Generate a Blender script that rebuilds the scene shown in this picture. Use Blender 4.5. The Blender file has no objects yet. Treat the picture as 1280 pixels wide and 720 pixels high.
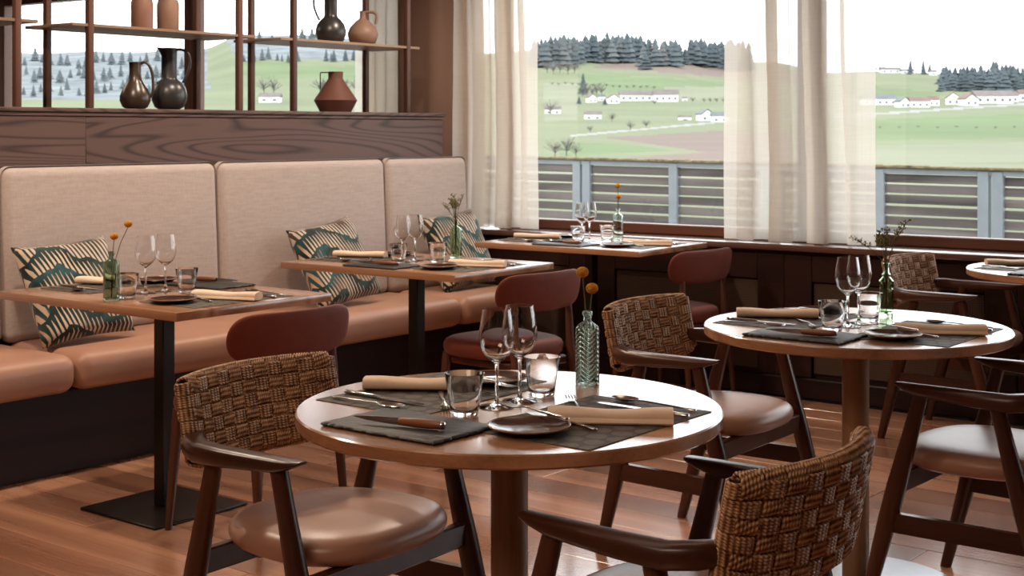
import bpy, bmesh, math, random
from math import sin, cos, pi, radians, sqrt, atan2
from mathutils import Vector, Matrix
random.seed(7)
S = bpy.context.scene
COL = S.collection

# ------------------------------------------------------------------ camera, sky, light, exposure
F, CX, HY, H = 1750.0, 640.0, 164.0, 1.31          # focal length and horizon in pixels of 1280x720, eye height
TH = radians(37.85)
cam_d = bpy.data.cameras.new('camera'); cam = bpy.data.objects.new('camera', cam_d); COL.objects.link(cam)
cam.location = (0, 0, H); cam.rotation_euler = (pi/2, 0, TH)
cam_d.sensor_width = 36; cam_d.lens = 36*F/1280; cam_d.shift_y = -(360-HY)/1280
cam_d.clip_start = 0.05; cam_d.clip_end = 4000
cam_d.dof.use_dof = True; cam_d.dof.focus_distance = 2.9; cam_d.dof.aperture_fstop = 14
S.camera = cam

w = bpy.data.worlds.new('overcast_sky'); S.world = w; w.use_nodes = True
bg = w.node_tree.nodes['Background']; bg.inputs[0].default_value = (0.965, 0.985, 1.0, 1); bg.inputs[1].default_value = 2.3

def area(name, loc, size, power, col, rot=(0, 0, 0), sy=None):
    d = bpy.data.lights.new(name, 'AREA'); d.energy = power; d.color = col; d.size = size
    if sy: d.shape = 'RECTANGLE'; d.size_y = sy
    o = bpy.data.objects.new(name, d); COL.objects.link(o); o.location = loc; o.rotation_euler = rot
    return o
WARM = (1.0, 0.80, 0.62)
for k, yy in enumerate((1.29, 2.66, 4.03, 5.40)):          # ceiling spots in a row above the banquette tables
    d = bpy.data.lights.new('ceiling_spot', 'SPOT'); d.energy = 66 if k == 0 else 53; d.color = WARM; d.spot_size = radians(150); d.spot_blend = .6; d.shadow_soft_size = .05
    o = bpy.data.objects.new('ceiling_spot', d); COL.objects.link(o); o.location = (-4.32, yy, 2.74)
area('fill_light_tables', (-2.2, 2.3, 2.72), 0.5, 5, WARM, sy=3.5)  # added fill over the tables, no fixture behind it
area('fill_light_room', (-1.2, -0.6, 2.72), 1.4, 30, (1.0, 0.72, 0.52))  # added warm fill from the camera side, not a modelled lamp
area('fill_light_back_room', (-8.0, 3.6, 2.72), 1.2, 15, WARM)  # added fill that brightens the window frames behind the shelf

S.view_settings.view_transform = 'Standard'; S.view_settings.look = 'None'
S.view_settings.exposure = 0.8; S.view_settings.gamma = 1.0; S.view_settings.use_curve_mapping = False
S.cycles.use_denoising = True
S.cycles.max_bounces = 10; S.cycles.transmission_bounces = 10; S.cycles.transparent_max_bounces = 16
S.cycles.diffuse_bounces = 4; S.cycles.glossy_bounces = 4
S.cycles.caustics_refractive = False; S.cycles.caustics_reflective = False
S.cycles.sample_clamp_indirect = 4.0

# ------------------------------------------------------------------ helpers
def at(px, py, z):
    """world point of height z seen at a pixel of the photograph"""
    d = F*(H-z)/(py-HY); lat = (px-CX)/F*d
    return (lat*cos(TH)-d*sin(TH), lat*sin(TH)+d*cos(TH))
def lat_d(q, d):
    return (d*(q*cos(TH)-sin(TH)), d*(q*sin(TH)+cos(TH)))

class MB:
    def __init__(s): s.v = []; s.f = []; s.uv = []; s.has_uv = False
    def add(s, vs, fs, uvs=None):
        o = len(s.v); s.v += [tuple(p) for p in vs]; s.f += [tuple(i+o for i in f) for f in fs]
        if uvs: s.has_uv = True; s.uv += uvs
        else: s.uv += [[(0, 0)]*len(f) for f in fs]
        return s
    def box(s, x0, x1, y0, y1, z0, z1):
        vs = [(x, y, z) for z in (z0, z1) for y in (y0, y1) for x in (x0, x1)]
        return s.add(vs, [(0, 2, 3, 1), (4, 5, 7, 6), (0, 1, 5, 4), (2, 6, 7, 3), (0, 4, 6, 2), (1, 3, 7, 5)])
    def rbox(s, x0, x1, y0, y1, z0, z1, r=.005, seg=2):
        bm = bmesh.new(); bmesh.ops.create_cube(bm, size=1)
        for v in bm.verts: v.co = Vector(((x0+x1)/2+v.co.x*(x1-x0), (y0+y1)/2+v.co.y*(y1-y0), (z0+z1)/2+v.co.z*(z1-z0)))
        bmesh.ops.bevel(bm, geom=list(bm.edges), offset=r, segments=seg, profile=.5, affect='EDGES')
        bm.verts.index_update()
        s.add([v.co[:] for v in bm.verts], [[v.index for v in f.verts] for f in bm.faces]); bm.free(); return s
    def loft(s, rings, closed=False, caps=True):
        n = len(rings[0]); vs = [p for r in rings for p in r]; fs = []
        m = len(rings)
        for i in range(m if closed else m-1):
            a = i*n; b = ((i+1) % m)*n
            for j in range(n): fs.append((a+j, a+(j+1) % n, b+(j+1) % n, b+j))
        if caps and not closed: fs += [tuple(range(n-1, -1, -1)), tuple((m-1)*n+j for j in range(n))]
        return s.add(vs, fs)
    def tube(s, pts, r, n=8, closed=False, uv=False, ex=1.0):
        pts = [Vector(p) for p in pts]; m = len(pts); rings = []; L = [0]
        rr = r if isinstance(r, (list, tuple)) else [r]*m
        up = None
        for i, p in enumerate(pts):
            if closed: t = pts[(i+1) % m]-pts[i-1]
            else: t = pts[min(i+1, m-1)]-pts[max(i-1, 0)]
            t.normalize()
            if up is None:
                up = Vector((0, 0, 1)) if abs(t.z) < .9 else Vector((1, 0, 0))
            a = t.cross(up)
            if a.length < 1e-6: a = t.orthogonal()
            a.normalize(); b = a.cross(t).normalized(); up = b
            rings.append([tuple(p+(a*cos(2*pi*k/n)*ex+b*sin(2*pi*k/n))*rr[i]) for k in range(n)])
            if i: L.append(L[-1]+(p-pts[i-1]).length)
        if not uv: return s.loft(rings, closed)
        vs = [q for rg in rings for q in rg]; fs = []; us = []
        for i in range(m if closed else m-1):
            i2 = (i+1) % m; la = L[i]; lb = L[i2] if i2 else L[-1]+(pts[0]-pts[-1]).length
            for j in range(n):
                fs.append((i*n+j, i*n+(j+1) % n, i2*n+(j+1) % n, i2*n+j))
                us.append([(la, j/n), (la, (j+1)/n), (lb, (j+1)/n), (lb, j/n)])
        return s.add(vs, fs, us)
    def lathe(s, prof, n=32, c=(0, 0, 0), closed=False):
        rings = [[(c[0]+max(r, 1e-5)*cos(2*pi*k/n), c[1]+max(r, 1e-5)*sin(2*pi*k/n), c[2]+z) for k in range(n)] for r, z in prof]
        return s.loft(rings, closed=closed, caps=not closed)
    def sphere(s, c, r, n=10, m=6, sz=1.0):
        prof = [(r*sin(pi*i/m), -r*cos(pi*i/m)*sz) for i in range(m+1)]
        return s.lathe(prof, n, c)
    def build(s, name, mat, parent=None, loc=None, rz=0, angle=40, smooth=True):
        return obj(name, s.mesh(name, angle, smooth), mat, parent, loc, rz)
    def mesh(s, name, angle=40, smooth=True):
        me = bpy.data.meshes.new(name); me.from_pydata(s.v, [], s.f); me.update()
        bm = bmesh.new(); bm.from_mesh(me); bmesh.ops.recalc_face_normals(bm, faces=bm.faces); bm.to_mesh(me); bm.free()
        if s.has_uv:
            l = me.uv_layers.new(name='UVMap')
            # recalc may flip loops: map by vertex
            for p, us, f in zip(me.polygons, s.uv, s.f):
                d = dict(zip(f, us))
                for li in p.loop_indices: l.data[li].uv = d[me.loops[li].vertex_index]
        if smooth:
            me.shade_smooth(); me.set_sharp_from_angle(angle=radians(angle))
        return me

def obj(name, me, mat, parent=None, loc=None, rz=0):
    o = bpy.data.objects.new(name, me); COL.objects.link(o)
    if mat and not me.materials: me.materials.append(mat)
    if parent: o.parent = parent
    if loc: o.location = loc
    if rz: o.rotation_euler = (0, 0, rz)
    return o
def tag(o, label, cat, group=None, kind=None):
    o['label'] = label
    if cat: o['category'] = cat
    if group: o['group'] = group
    if kind: o['kind'] = kind
    return o
def empty(name, loc=(0, 0, 0), rz=0):
    o = bpy.data.objects.new(name, None); COL.objects.link(o); o.location = loc; o.rotation_euler = (0, 0, rz); o.empty_display_size = .1
    return o
def struct(o, label=None):
    o['kind'] = 'structure'
    if label: o['label'] = label
    return o
def copy_tree(o, parent=None):
    c = o.copy(); COL.objects.link(c); c.parent = parent
    for ch in list(o.children): copy_tree(ch, c)
    return c
class Proto:
    """builds a thing once, then places it or copies of it"""
    def __init__(s, fn): s.fn = fn; s.o = None; s.used = False
    def put(s, loc, rz, label, cat, group=None, rot=None, sc=None):
        if s.o is None: s.o = s.fn()
        if not s.used: s.used = True; o = s.o
        else: o = copy_tree(s.o)
        o.location = loc; o.rotation_euler = rot if rot else (0, 0, rz)
        if sc: o.scale = (sc, sc, sc)
        return tag(o, label, cat, group)

# ------------------------------------------------------------------ materials
class NT:
    def __init__(s, name):
        s.m = bpy.data.materials.new(name); s.m.use_nodes = True; s.t = s.m.node_tree; s.n = s.t.nodes; s.l = s.t.links
        s.p = s.n['Principled BSDF']; s.out = s.n['Material Output']
    def new(s, typ, **kw):
        n = s.n.new(typ)
        for k, v in kw.items(): setattr(n, k, v)
        return n
    def put(s, sock, val):
        if isinstance(val, bpy.types.NodeSocket): s.l.new(val, sock)
        else: sock.default_value = val
    def coord(s, scale=(1, 1, 1), kind='Object', rnd=True, rot=(0, 0, 0)):
        c = s.new('ShaderNodeTexCoord').outputs[kind]
        if rnd:
            oi = s.new('ShaderNodeObjectInfo'); mu = s.new('ShaderNodeMath', operation='MULTIPLY'); s.l.new(oi.outputs['Random'], mu.inputs[0]); mu.inputs[1].default_value = 37.0
            ad = s.new('ShaderNodeVectorMath', operation='ADD'); s.l.new(c, ad.inputs[0]); s.l.new(mu.outputs[0], ad.inputs[1]); c = ad.outputs[0]
        mp = s.new('ShaderNodeMapping'); s.l.new(c, mp.inputs[0]); mp.inputs['Scale'].default_value = scale; mp.inputs['Rotation'].default_value = rot
        return mp.outputs[0]
    def noise(s, vec, scale=5, detail=4, rough=.55, dist=0):
        n = s.new('ShaderNodeTexNoise'); s.l.new(vec, n.inputs['Vector'])
        n.inputs['Scale'].default_value = scale; n.inputs['Detail'].default_value = detail; n.inputs['Roughness'].default_value = rough; n.inputs['Distortion'].default_value = dist
        return n.outputs[0]
    def wave(s, vec, scale, dist=0, kind='BANDS', dirn='X', detail=2):
        n = s.new('ShaderNodeTexWave', wave_type=kind)
        if kind == 'BANDS': n.bands_direction = dirn
        s.l.new(vec, n.inputs['Vector']); n.inputs['Scale'].default_value = scale; n.inputs['Distortion'].default_value = dist; n.inputs['Detail'].default_value = detail
        return n.outputs[1] if len(n.outputs) > 1 else n.outputs[0]
    def math(s, op, a, b=0.0, c=None):
        n = s.new('ShaderNodeMath', operation=op); s.put(n.inputs[0], a); s.put(n.inputs[1], b)
        if c is not None: s.put(n.inputs[2], c)
        return n.outputs[0]
    def ramp(s, fac, stops, interp='LINEAR'):
        n = s.new('ShaderNodeValToRGB'); s.l.new(fac, n.inputs[0]); cr = n.color_ramp; cr.interpolation = interp
        while len(cr.elements) < len(stops): cr.elements.new(.5)
        for e, (p, c) in zip(cr.elements, stops): e.position = p; e.color = (c[0], c[1], c[2], 1)
        return n.outputs[0]
    def mix(s, fac, a, b, mode='MIX'):
        n = s.new('ShaderNodeMix', data_type='RGBA', blend_type=mode); s.put(n.inputs[0], fac)
        s.put(n.inputs[6], a if isinstance(a, bpy.types.NodeSocket) else (*a, 1)); s.put(n.inputs[7], b if isinstance(b, bpy.types.NodeSocket) else (*b, 1))
        return n.outputs[2]
    def bump(s, h, strength=.3, dist=.002):
        n = s.new('ShaderNodeBump'); s.l.new(h, n.inputs['Height']); n.inputs['Strength'].default_value = strength; n.inputs['Distance'].default_value = dist
        s.l.new(n.outputs[0], s.p.inputs['Normal']); return n
    def sep(s, vec):
        n = s.new('ShaderNodeSeparateXYZ'); s.l.new(vec, n.inputs[0]); return n.outputs
    def done(s, color=None, rough=None, metal=None, spec=None, **kw):
        if color is not None: s.put(s.p.inputs['Base Color'], color if isinstance(color, bpy.types.NodeSocket) else (*color, 1))
        if rough is not None: s.put(s.p.inputs['Roughness'], rough)
        if metal is not None: s.put(s.p.inputs['Metallic'], metal)
        if spec is not None: s.put(s.p.inputs['Specular IOR Level'], spec)
        for k, v in kw.items(): s.put(s.p.inputs[k], v)
        return s.m

def plain(name, c, rough=.6, metal=0.0, spec=.5, var=.12, nscale=14, bump=0.0, **kw):
    t = NT(name); v = t.coord(); n = t.noise(v, nscale, 3)
    a = tuple(x*(1-var) for x in c); b = tuple(min(1, x*(1+var)) for x in c)
    col = t.ramp(n, [(.3, a), (.7, b)])
    if bump: t.bump(t.noise(v, nscale*6, 2), bump, .002)
    return t.done(col, rough, metal, spec, **kw)
def wood(name, dark, light, axis='x', rough=.4, rings=16, scale=1.0, stretch=.09, bump=.15, spec=.5, rnd_tint=.0, ring_w=.5, coat=0.0, lines=False, knots=0.0):
    """flat-sawn wood: contour lines of a stretched noise, with pores along the grain"""
    t = NT(name); st = {'x': (stretch, 1, 1), 'y': (1, stretch, 1), 'z': (1, 1, stretch)}[axis]
    v = t.coord(tuple(a*scale for a in st))
    n = t.noise(v, 2.6, 2, .45, .35)
    pp = t.math('PINGPONG', t.math('MULTIPLY', n, rings), 1.0)
    if lines: pp = t.math('MINIMUM', t.math('MULTIPLY', t.math('POWER', pp, .8), 1.5), 1.0)
    st2 = {'x': (.03, 1, 1), 'y': (1, .03, 1), 'z': (1, 1, .03)}[axis]
    fine = t.noise(t.coord(tuple(a*scale for a in st2)), 110, 3, .7)
    big = t.noise(v, 1.3, 2)
    g = t.math('ADD', t.math('MULTIPLY', pp, ring_w), t.math('MULTIPLY', fine, 1-ring_w))
    col = t.ramp(g, [(.22, dark), (.75, light)])
    col = t.mix(.25, col, t.ramp(big, [(.35, tuple(x*.7 for x in dark)), (.65, light)]))
    if knots:
        kv = t.coord({'x': (.45, 1, 1), 'y': (1, .45, 1), 'z': (1, 1, .45)}[axis]); vo = t.new('ShaderNodeTexVoronoi'); t.l.new(kv, vo.inputs['Vector']); vo.inputs['Scale'].default_value = 3.4
        kd = t.math('ADD', vo.outputs['Distance'], t.math('MULTIPLY', t.noise(kv, 16, 3), .12))
        col = t.mix(t.ramp(kd, [(.075, (knots, knots, knots)), (.16, (0, 0, 0))]), col, tuple(x*.35 for x in dark))
    if rnd_tint:
        oi = t.new('ShaderNodeObjectInfo'); hs = t.new('ShaderNodeHueSaturation'); t.l.new(col, hs.inputs['Color'])
        t.l.new(t.math('ADD', t.math('MULTIPLY', oi.outputs['Random'], rnd_tint*2), 1-rnd_tint), hs.inputs['Value']); col = hs.outputs[0]
    t.bump(g, bump, .001)
    return t.done(col, rough, 0, spec, **({'Coat Weight': coat, 'Coat Roughness': .16} if coat else {}))

M = {}
M['walnut'] = wood('dark_walnut', (.026, .0075, .0038), (.085, .027, .013), 'y', .30, 10, spec=.4)
M['walnut_z'] = wood('dark_walnut_upright', (.026, .0075, .0038), (.085, .027, .013), 'z', .30, 10, spec=.4)
M['red_wood'] = wood('reddish_wood', (.045, .014, .007), (.12, .042, .02), 'z', .38, 8)
M['ledge'] = wood('brown_stained_ash', (.036, .019, .016), (.125, .072, .060), 'y', .5, 62, 1.0, .13, .3, .3, ring_w=.75, lines=True)
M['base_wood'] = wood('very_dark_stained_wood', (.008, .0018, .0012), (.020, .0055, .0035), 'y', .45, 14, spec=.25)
M['oak_top'] = wood('oiled_oak_top', (.22, .092, .040), (.50, .25, .128), 'x', .24, 12, 1.2, .07, .05, .65, coat=.7)
M['oak_post'] = wood('oiled_oak_post', (.16, .080, .038), (.33, .18, .095), 'z', .42, 6, 2.0)
M['floor'] = wood('oak_floor_planks', (.27, .110, .057), (.61, .305, .182), 'x', .26, 9, .9, .10, .10, .5, rnd_tint=.25, coat=1.0, knots=.8)
M['sub_floor'] = wood('oak_floor_far', (.115, .045, .022), (.30, .15, .08), 'x', .45, 9)
M['panel_wood'] = wood('mahogany_wall_panel', (.010, .0025, .002), (.032, .0085, .0065), 'x', .42, 9, spec=.3)
M['frame_wood'] = wood('window_frame_wood', (.07, .024, .013), (.17, .064, .036), 'x', .42, 6)
M['frame_wood_z'] = wood('window_frame_upright', (.10, .045, .028), (.20, .10, .066), 'z', .45, 6)
M['sill_wood'] = wood('window_sill_wood', (.06, .024, .017), (.13, .058, .042), 'x', .22, 6, coat=.6)
M['shelf_wood'] = wood('shelf_board_wood', (.16, .095, .06), (.34, .225, .145), 'y', .5, 8)
M['shelf_pole'] = wood('shelf_pole_wood', (.065, .026, .016), (.14, .062, .04), 'z', .45, 5, 2.0)
M['knife_wood'] = wood('knife_handle_wood', (.15, .045, .018), (.34, .125, .055), 'x', .35, 5, 3)
M['black_steel'] = plain('bronze_black_steel', (.022, .015, .012), .38, .6, var=.2, nscale=5)
M['base_steel'] = plain('brushed_steel_base', (.42, .43, .45), .28, 1.0, var=.06)
M['steel'] = plain('cutlery_steel', (.55, .52, .49), .16, 1.0, var=.04)
M['leather'] = plain('tan_leather', (.40, .215, .145), .42, 0, .45, .08, 6, .12)
M['seat_leather'] = plain('tan_chair_leather', (.36, .195, .135), .36, 0, .5, .10, 5, .12)
M['terracotta'] = plain('terracotta_upholstery', (.14, .027, .014), .65, 0, .2, .10, 7, .25, **{'Sheen Weight': .08})
M['wall'] = plain('taupe_plaster', (.19, .118, .092), .85, 0, .2, .05, 3, .1)
M['ceiling'] = plain('off_white_ceiling', (.50, .43, .38), .9, 0, .2, .03, 3)
M['napkin'] = plain('ivory_napkin_linen', (.78, .60, .46), .8, 0, .2, .05, 40, .2)
M['plate'] = plain('brown_glazed_stoneware', (.055, .020, .013), .16, 0, .6, .25, 18)
M['plate_rim'] = plain('pale_plate_rim', (.30, .19, .14), .25, 0, .5, .15, 30)
M['slate'] = plain('dark_slate', (.022, .0195, .019), .5, 0, .45, .3, 9, .6)
M['jug_dark'] = plain('charcoal_glaze', (.032, .031, .033), .33, 0, .6, .3, 9)
M['jug_brown'] = plain('brown_glaze', (.045, .027, .018), .3, 0, .6, .35, 12)
M['clay'] = plain('terracotta_clay', (.125, .050, .036), .6, 0, .3, .1, 9)
M['beige_clay'] = plain('beige_clay', (.25, .155, .118), .5, 0, .35, .08, 9)
M['pink_clay'] = plain('dusty_pink_clay', (.24, .12, .09), .45, 0, .4, .1, 9)
M['tan_clay'] = plain('tan_clay_pot', (.24, .14, .10), .5, 0, .4, .1, 9)
M['wire'] = plain('dark_wire', (.03, .02, .017), .4, .7)
M['billy'] = plain('yellow_button_flower', (.62, .27, .035), .8, 0, .1, .3, 160, .8)
M['stem'] = plain('dried_stem', (.10, .085, .03), .6)
M['sprig'] = plain('sprig_green', (.25, .25, .08), .6, 0, .3, .3, 60)
M['grille'] = None
M['fence_frame'] = plain('blue_grey_fence_paint', (0.220, 0.255, 0.273), .6, 0, .3, .08, 6)
M['fence_cap'] = plain('mossy_fence_cap', (.16, .13, .07), .9, 0, .2, .5, 14, .6)
M['slat'] = wood('weathered_grey_slat', (.030, .026, .025), (.17, .15, .138), 'x', .7, 9, .8, rnd_tint=.25)
M['terrace'] = plain('terrace_paving', (.4, .38, .36), .8)
M['house_wall'] = plain('white_render', (.74, .74, .74), .8, 0, .2, .04, .3)
M['house_roof'] = plain('grey_brown_roof', (.15, .13, .128), .8, 0, .2, .15, .5)
M['house_roof_red'] = plain('faded_red_roof', (.17, .115, .105), .8, 0, .2, .15, .5)
M['house_roof_slate'] = plain('slate_blue_roof', (.10, .115, .13), .6, 0, .3, .15, .5)
M['house_window'] = plain('dark_window_glass', (.10, .12, .14), .3)
M['grass_a'] = plain('meadow_grass', (0.138, 0.158, 0.094), .9, 0, .1, .12, .02)
M['grass_b'] = plain('fresh_green_field', (0.112, 0.151, 0.075), .9, 0, .1, .12, .02)
M['grass_c'] = plain('pale_winter_grass', (0.165, 0.177, 0.121), .9, 0, .1, .1, .03)
M['soil'] = plain('ploughed_soil', (0.145, 0.114, 0.098), .9, 0, .1, .08, .05)
M['road'] = plain('pale_road', (0.194, 0.194, 0.186), .9)
M['conifer'] = plain('conifer_needles_hazed', (0.075, 0.095, 0.104), .9, 0, .1, .35, .15)  # bluish grey carries distance haze painted into the needles
M['conifer_b'] = plain('conifer_needles_hazed_pale', (0.103, 0.119, 0.122), .9, 0, .1, .3, .15)  # lighter mix with the same painted haze
M['woodland'] = plain('distant_woodland_hazed', (0.143, 0.164, 0.174), .9, 0, .1, .35, .06)  # blue-grey paleness is air haze put into the colour
M['conifer_c'] = plain('conifer_needles_far_hazed', (0.106, 0.127, 0.136), .9, 0, .1, .25, .15)  # haze of the far hill painted into the needle colour
M['bare'] = plain('bare_winter_twigs', (0.135, 0.127, 0.125), .9, 0, .1, .15, .2)
M['bark'] = plain('tree_bark', (0.082, 0.067, 0.061), .9)

# banquette fabric: woven linen
t = NT('oatmeal_woven_fabric'); v = t.coord((1, .12, 1)); n = t.noise(v, 90, 3, .7); n2 = t.noise(t.coord((1, 1, .15)), 220, 2)
g = t.math('ADD', t.math('MULTIPLY', n, .6), t.math('MULTIPLY', n2, .4)); t.bump(g, .25, .002)
M['fabric'] = t.done(t.ramp(g, [(.3, (.385, .315, .287)), (.7, (.49, .42, .39))]), .85, 0, .2, **{'Sheen Weight': .2})
# rope
t = NT('twisted_seagrass_rope'); uv = t.new('ShaderNodeTexCoord').outputs['UV']; x, y, z = t.sep(uv)
tw = t.math('SINE', t.math('ADD', t.math('MULTIPLY', x, 620.0), t.math('MULTIPLY', y, 2*pi)))
n = t.noise(t.coord(), 45, 4); g = t.math('ADD', t.math('MULTIPLY', tw, .22), n); t.bump(tw, .7, .0012)
M['rope'] = t.done(t.ramp(g, [(.25, (.10, .04, .016)), (.5, (.33, .165, .078)), (.78, (.55, .34, .19))]), .55, 0, .4)
# placemat: dark taupe weave with a print of overlapping pale discs
t = NT('dotted_placemat'); v = t.coord((1, 1, 1), rnd=False); x, y, z = t.sep(v)
def cell(a, k, off=0.0): return t.math('SUBTRACT', t.math('FRACT', t.math('ADD', t.math('MULTIPLY', a, k), off)), .5)
row = t.math('FLOOR', t.math('MULTIPLY', y, 22.0)); sh = t.math('MULTIPLY', t.math('MODULO', t.math('ABSOLUTE', row), 2.0), .5)
dx = t.math('MULTIPLY', cell(x, 22.0, sh), 1.0); dy = cell(y, 22.0)
rr = t.math('ADD', t.math('POWER', dx, 2.0), t.math('POWER', dy, 2.0))
rnd = t.noise(v, 20, 1); disc = t.math('LESS_THAN', rr, t.math('MULTIPLY', rnd, .34))
wv = t.math('MULTIPLY', t.wave(v, 330, 0, 'BANDS', 'X'), t.wave(v, 330, 0, 'BANDS', 'Y')); t.bump(wv, .4, .001)
c0 = t.ramp(wv, [(.2, (.034, .026, .021)), (.8, (.070, .056, .047))])
M['mat'] = t.done(t.mix(t.math('MULTIPLY', disc, .55), c0, (.15, .13, .11)), .6, 0, .35)
# pillow: rows of slanted brush strokes in cream and ochre over teal and near-black
t = NT('ikat_pillow_print'); v = t.coord((1, 1, 1), rnd=True); v0 = t.coord((1, 1, 1), rnd=False); x, y, z = t.sep(v0)
wob = t.noise(v, 7, 2)
zz = t.math('ADD', t.math('MULTIPLY', z, 8.5), t.math('ADD', t.math('MULTIPLY', wob, 1.6), t.math('MULTIPLY', t.math('SINE', t.math('MULTIPLY', x, 16.0)), .45)))
fr = t.math('FRACT', zz); row_i = t.math('FLOOR', zz)
st = t.math('SINE', t.math('ADD', t.math('MULTIPLY', x, 300.0), t.math('ADD', t.math('MULTIPLY', z, 85.0), t.math('MULTIPLY', wob, 4.0))))
thr = t.math('SUBTRACT', t.math('MULTIPLY', t.math('POWER', fr, 1.3), 1.7), .30)
mask = t.math('GREATER_THAN', st, thr)
wn_ = t.new('ShaderNodeTexWhiteNoise', noise_dimensions='1D'); t.l.new(row_i, wn_.inputs['W']); rv = wn_.outputs['Value']
pick = t.math('ADD', t.math('MULTIPLY', rv, .45), t.math('MULTIPLY', t.noise(v, 8, 2), .62))
base = t.ramp(pick, [(.30, (.006, .009, .008)), (.40, (.012, .045, .045)), (.52, (.022, .095, .105)), (.62, (.008, .022, .020)), (.72, (.075, .040, .022))])
cream = t.ramp(pick, [(.34, (.60, .50, .38)), (.48, (.40, .20, .095)), (.58, (.56, .42, .29)), (.70, (.50, .46, .40))])
t.bump(t.noise(v, 240, 2), .3, .001)
M['pillow'] = t.done(t.mix(mask, base, cream), .75, 0, .25, **{'Sheen Weight': .2})
# glass
def glass(name, col, rough=0.0, ior=1.46, bump=None):
    t = NT(name); t.n.remove(t.p); gl = t.new('ShaderNodeBsdfGlass'); gl.inputs['Color'].default_value = (*col, 1); gl.inputs['Roughness'].default_value = rough; gl.inputs['IOR'].default_value = ior
    if bump == 'chevron':
        c = t.coord((1, 1, 1), rnd=False); x, y, z = t.sep(c)
        ang = t.math('MULTIPLY', t.math('ARCTAN2', y, x), 4.0/pi)
        zig = t.math('MULTIPLY', t.math('PINGPONG', ang, 1.0), 9.0)
        h = t.math('SINE', t.math('ADD', t.math('MULTIPLY', z, 620.0), zig))
        b = t.new('ShaderNodeBump'); t.l.new(h, b.inputs['Height']); b.inputs['Strength'].default_value = .9; b.inputs['Distance'].default_value = .003; t.l.new(b.outputs[0], gl.inputs['Normal'])
    t.l.new(gl.outputs[0], t.out.inputs[0]); return t.m
M['glass'] = glass('clear_glass', (1, 1, 1))
M['glass_sage'] = glass('sage_green_embossed_glass', (.84, .90, .865), 0, 1.46, 'chevron')
M['glass_bottle'] = glass('bottle_green_glass', (.72, .80, .73), .02)
M['glass_pale'] = glass('pale_mint_glass', (.93, .975, .945))
M['glass_leaf'] = glass('leaf_green_glass', (.86, .95, .85))
t = NT('window_pane_glass'); t.n.remove(t.p); tr = t.new('ShaderNodeBsdfTransparent'); tr.inputs[0].default_value = (.985, .99, .99, 1)
gs = t.new('ShaderNodeBsdfGlossy'); gs.inputs['Roughness'].default_value = .02; mx = t.new('ShaderNodeMixShader'); mx.inputs[0].default_value = .035
t.l.new(tr.outputs[0], mx.inputs[1]); t.l.new(gs.outputs[0], mx.inputs[2]); t.l.new(mx.outputs[0], t.out.inputs[0]); M['pane'] = t.m
# sheer curtain
t = NT('sheer_linen_curtain'); t.n.remove(t.p); v = t.coord((1, 1, 1), rnd=False)
wv = t.math('ADD', t.noise(t.coord((1, 1, .02), rnd=False), 160, 2, .7), t.noise(t.coord((.05, .05, 1), rnd=False), 160, 2, .7))
df = t.new('ShaderNodeBsdfDiffuse'); df.inputs[0].default_value = (.58, .49, .40, 1); tl = t.new('ShaderNodeBsdfTranslucent'); tl.inputs[0].default_value = (.82, .77, .69, 1)
m1 = t.new('ShaderNodeMixShader'); m1.inputs[0].default_value = .6; t.l.new(df.outputs[0], m1.inputs[1]); t.l.new(tl.outputs[0], m1.inputs[2])
tr = t.new('ShaderNodeBsdfTransparent'); m2 = t.new('ShaderNodeMixShader')
mr = t.new('ShaderNodeMapRange'); t.l.new(wv, mr.inputs[0]); mr.inputs[1].default_value = .75; mr.inputs[2].default_value = 1.25; mr.inputs[3].default_value = .71; mr.inputs[4].default_value = .77
t.l.new(mr.outputs[0], m2.inputs[0]); t.l.new(tr.outputs[0], m2.inputs[1]); t.l.new(m1.outputs[0], m2.inputs[2]); t.l.new(m2.outputs[0], t.out.inputs[0]); M['curtain'] = t.m
# radiator grille: perforated metal, too fine to see singly
t = NT('perforated_grille'); v = t.coord((1, 1, 1), rnd=False); x, y, z = t.sep(v)
a = t.math('ADD', x, z); b = t.math('SUBTRACT', x, z)
h = t.math('MULTIPLY', t.math('SINE', t.math('MULTIPLY', a, 300.0)), t.math('SINE', t.math('MULTIPLY', b, 300.0)))
M['grille'] = t.done(t.ramp(h, [(.35, (.075, .045, .028)), (.6, (.008, .004, .003))]), .45, .3)

# ------------------------------------------------------------------ the room shell
fl = MB().box(-12, 3.2, -3.2, 6.95, -.12, -.014).build('floor', M['sub_floor']); struct(fl, 'oak plank floor of the dining room')
# planks run along X; each one is a piece of the floor
PW, PG = .182, .003
plank_mesh = {}
def plank_me(L):
    L = round(L, 2)
    if L not in plank_mesh:
        plank_mesh[L] = MB().rbox(0, L-PG, 0, PW-PG, -.014, 0, .0012, 1).mesh('plank', 30, False)
    return plank_mesh[L]
rp = random.Random(3)
y = .98
while y < 6.2:
    x = -4.66 - rp.choice((0.0, .35, .7, 1.05, 1.4))*0; first = True
    while x < 1.0:
        L = rp.choice((.7, 1.1, 1.5)) if first else rp.choice((1.5, 1.9, 2.2)); first = False
        obj('plank', plank_me(L), M['floor'], fl, (x, y, 0)); x += round(L, 2)
    y += PW
for nm, b in (('wall_left', (-12.2, -12, -3.2, 6.6, 0, 2.8)), ('wall_right', (3.2, 3.4, -3.2, 7.2, 0, 2.8)), ('wall_rear', (-12.2, 3.4, -3.4, -3.2, 0, 2.8))):
    struct(MB().box(*b).build(nm, M['wall']))
struct(MB().box(-12.2, 3.4, -3.4, 7.2, 2.8, 2.95).build('ceiling', M['ceiling']))

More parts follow.
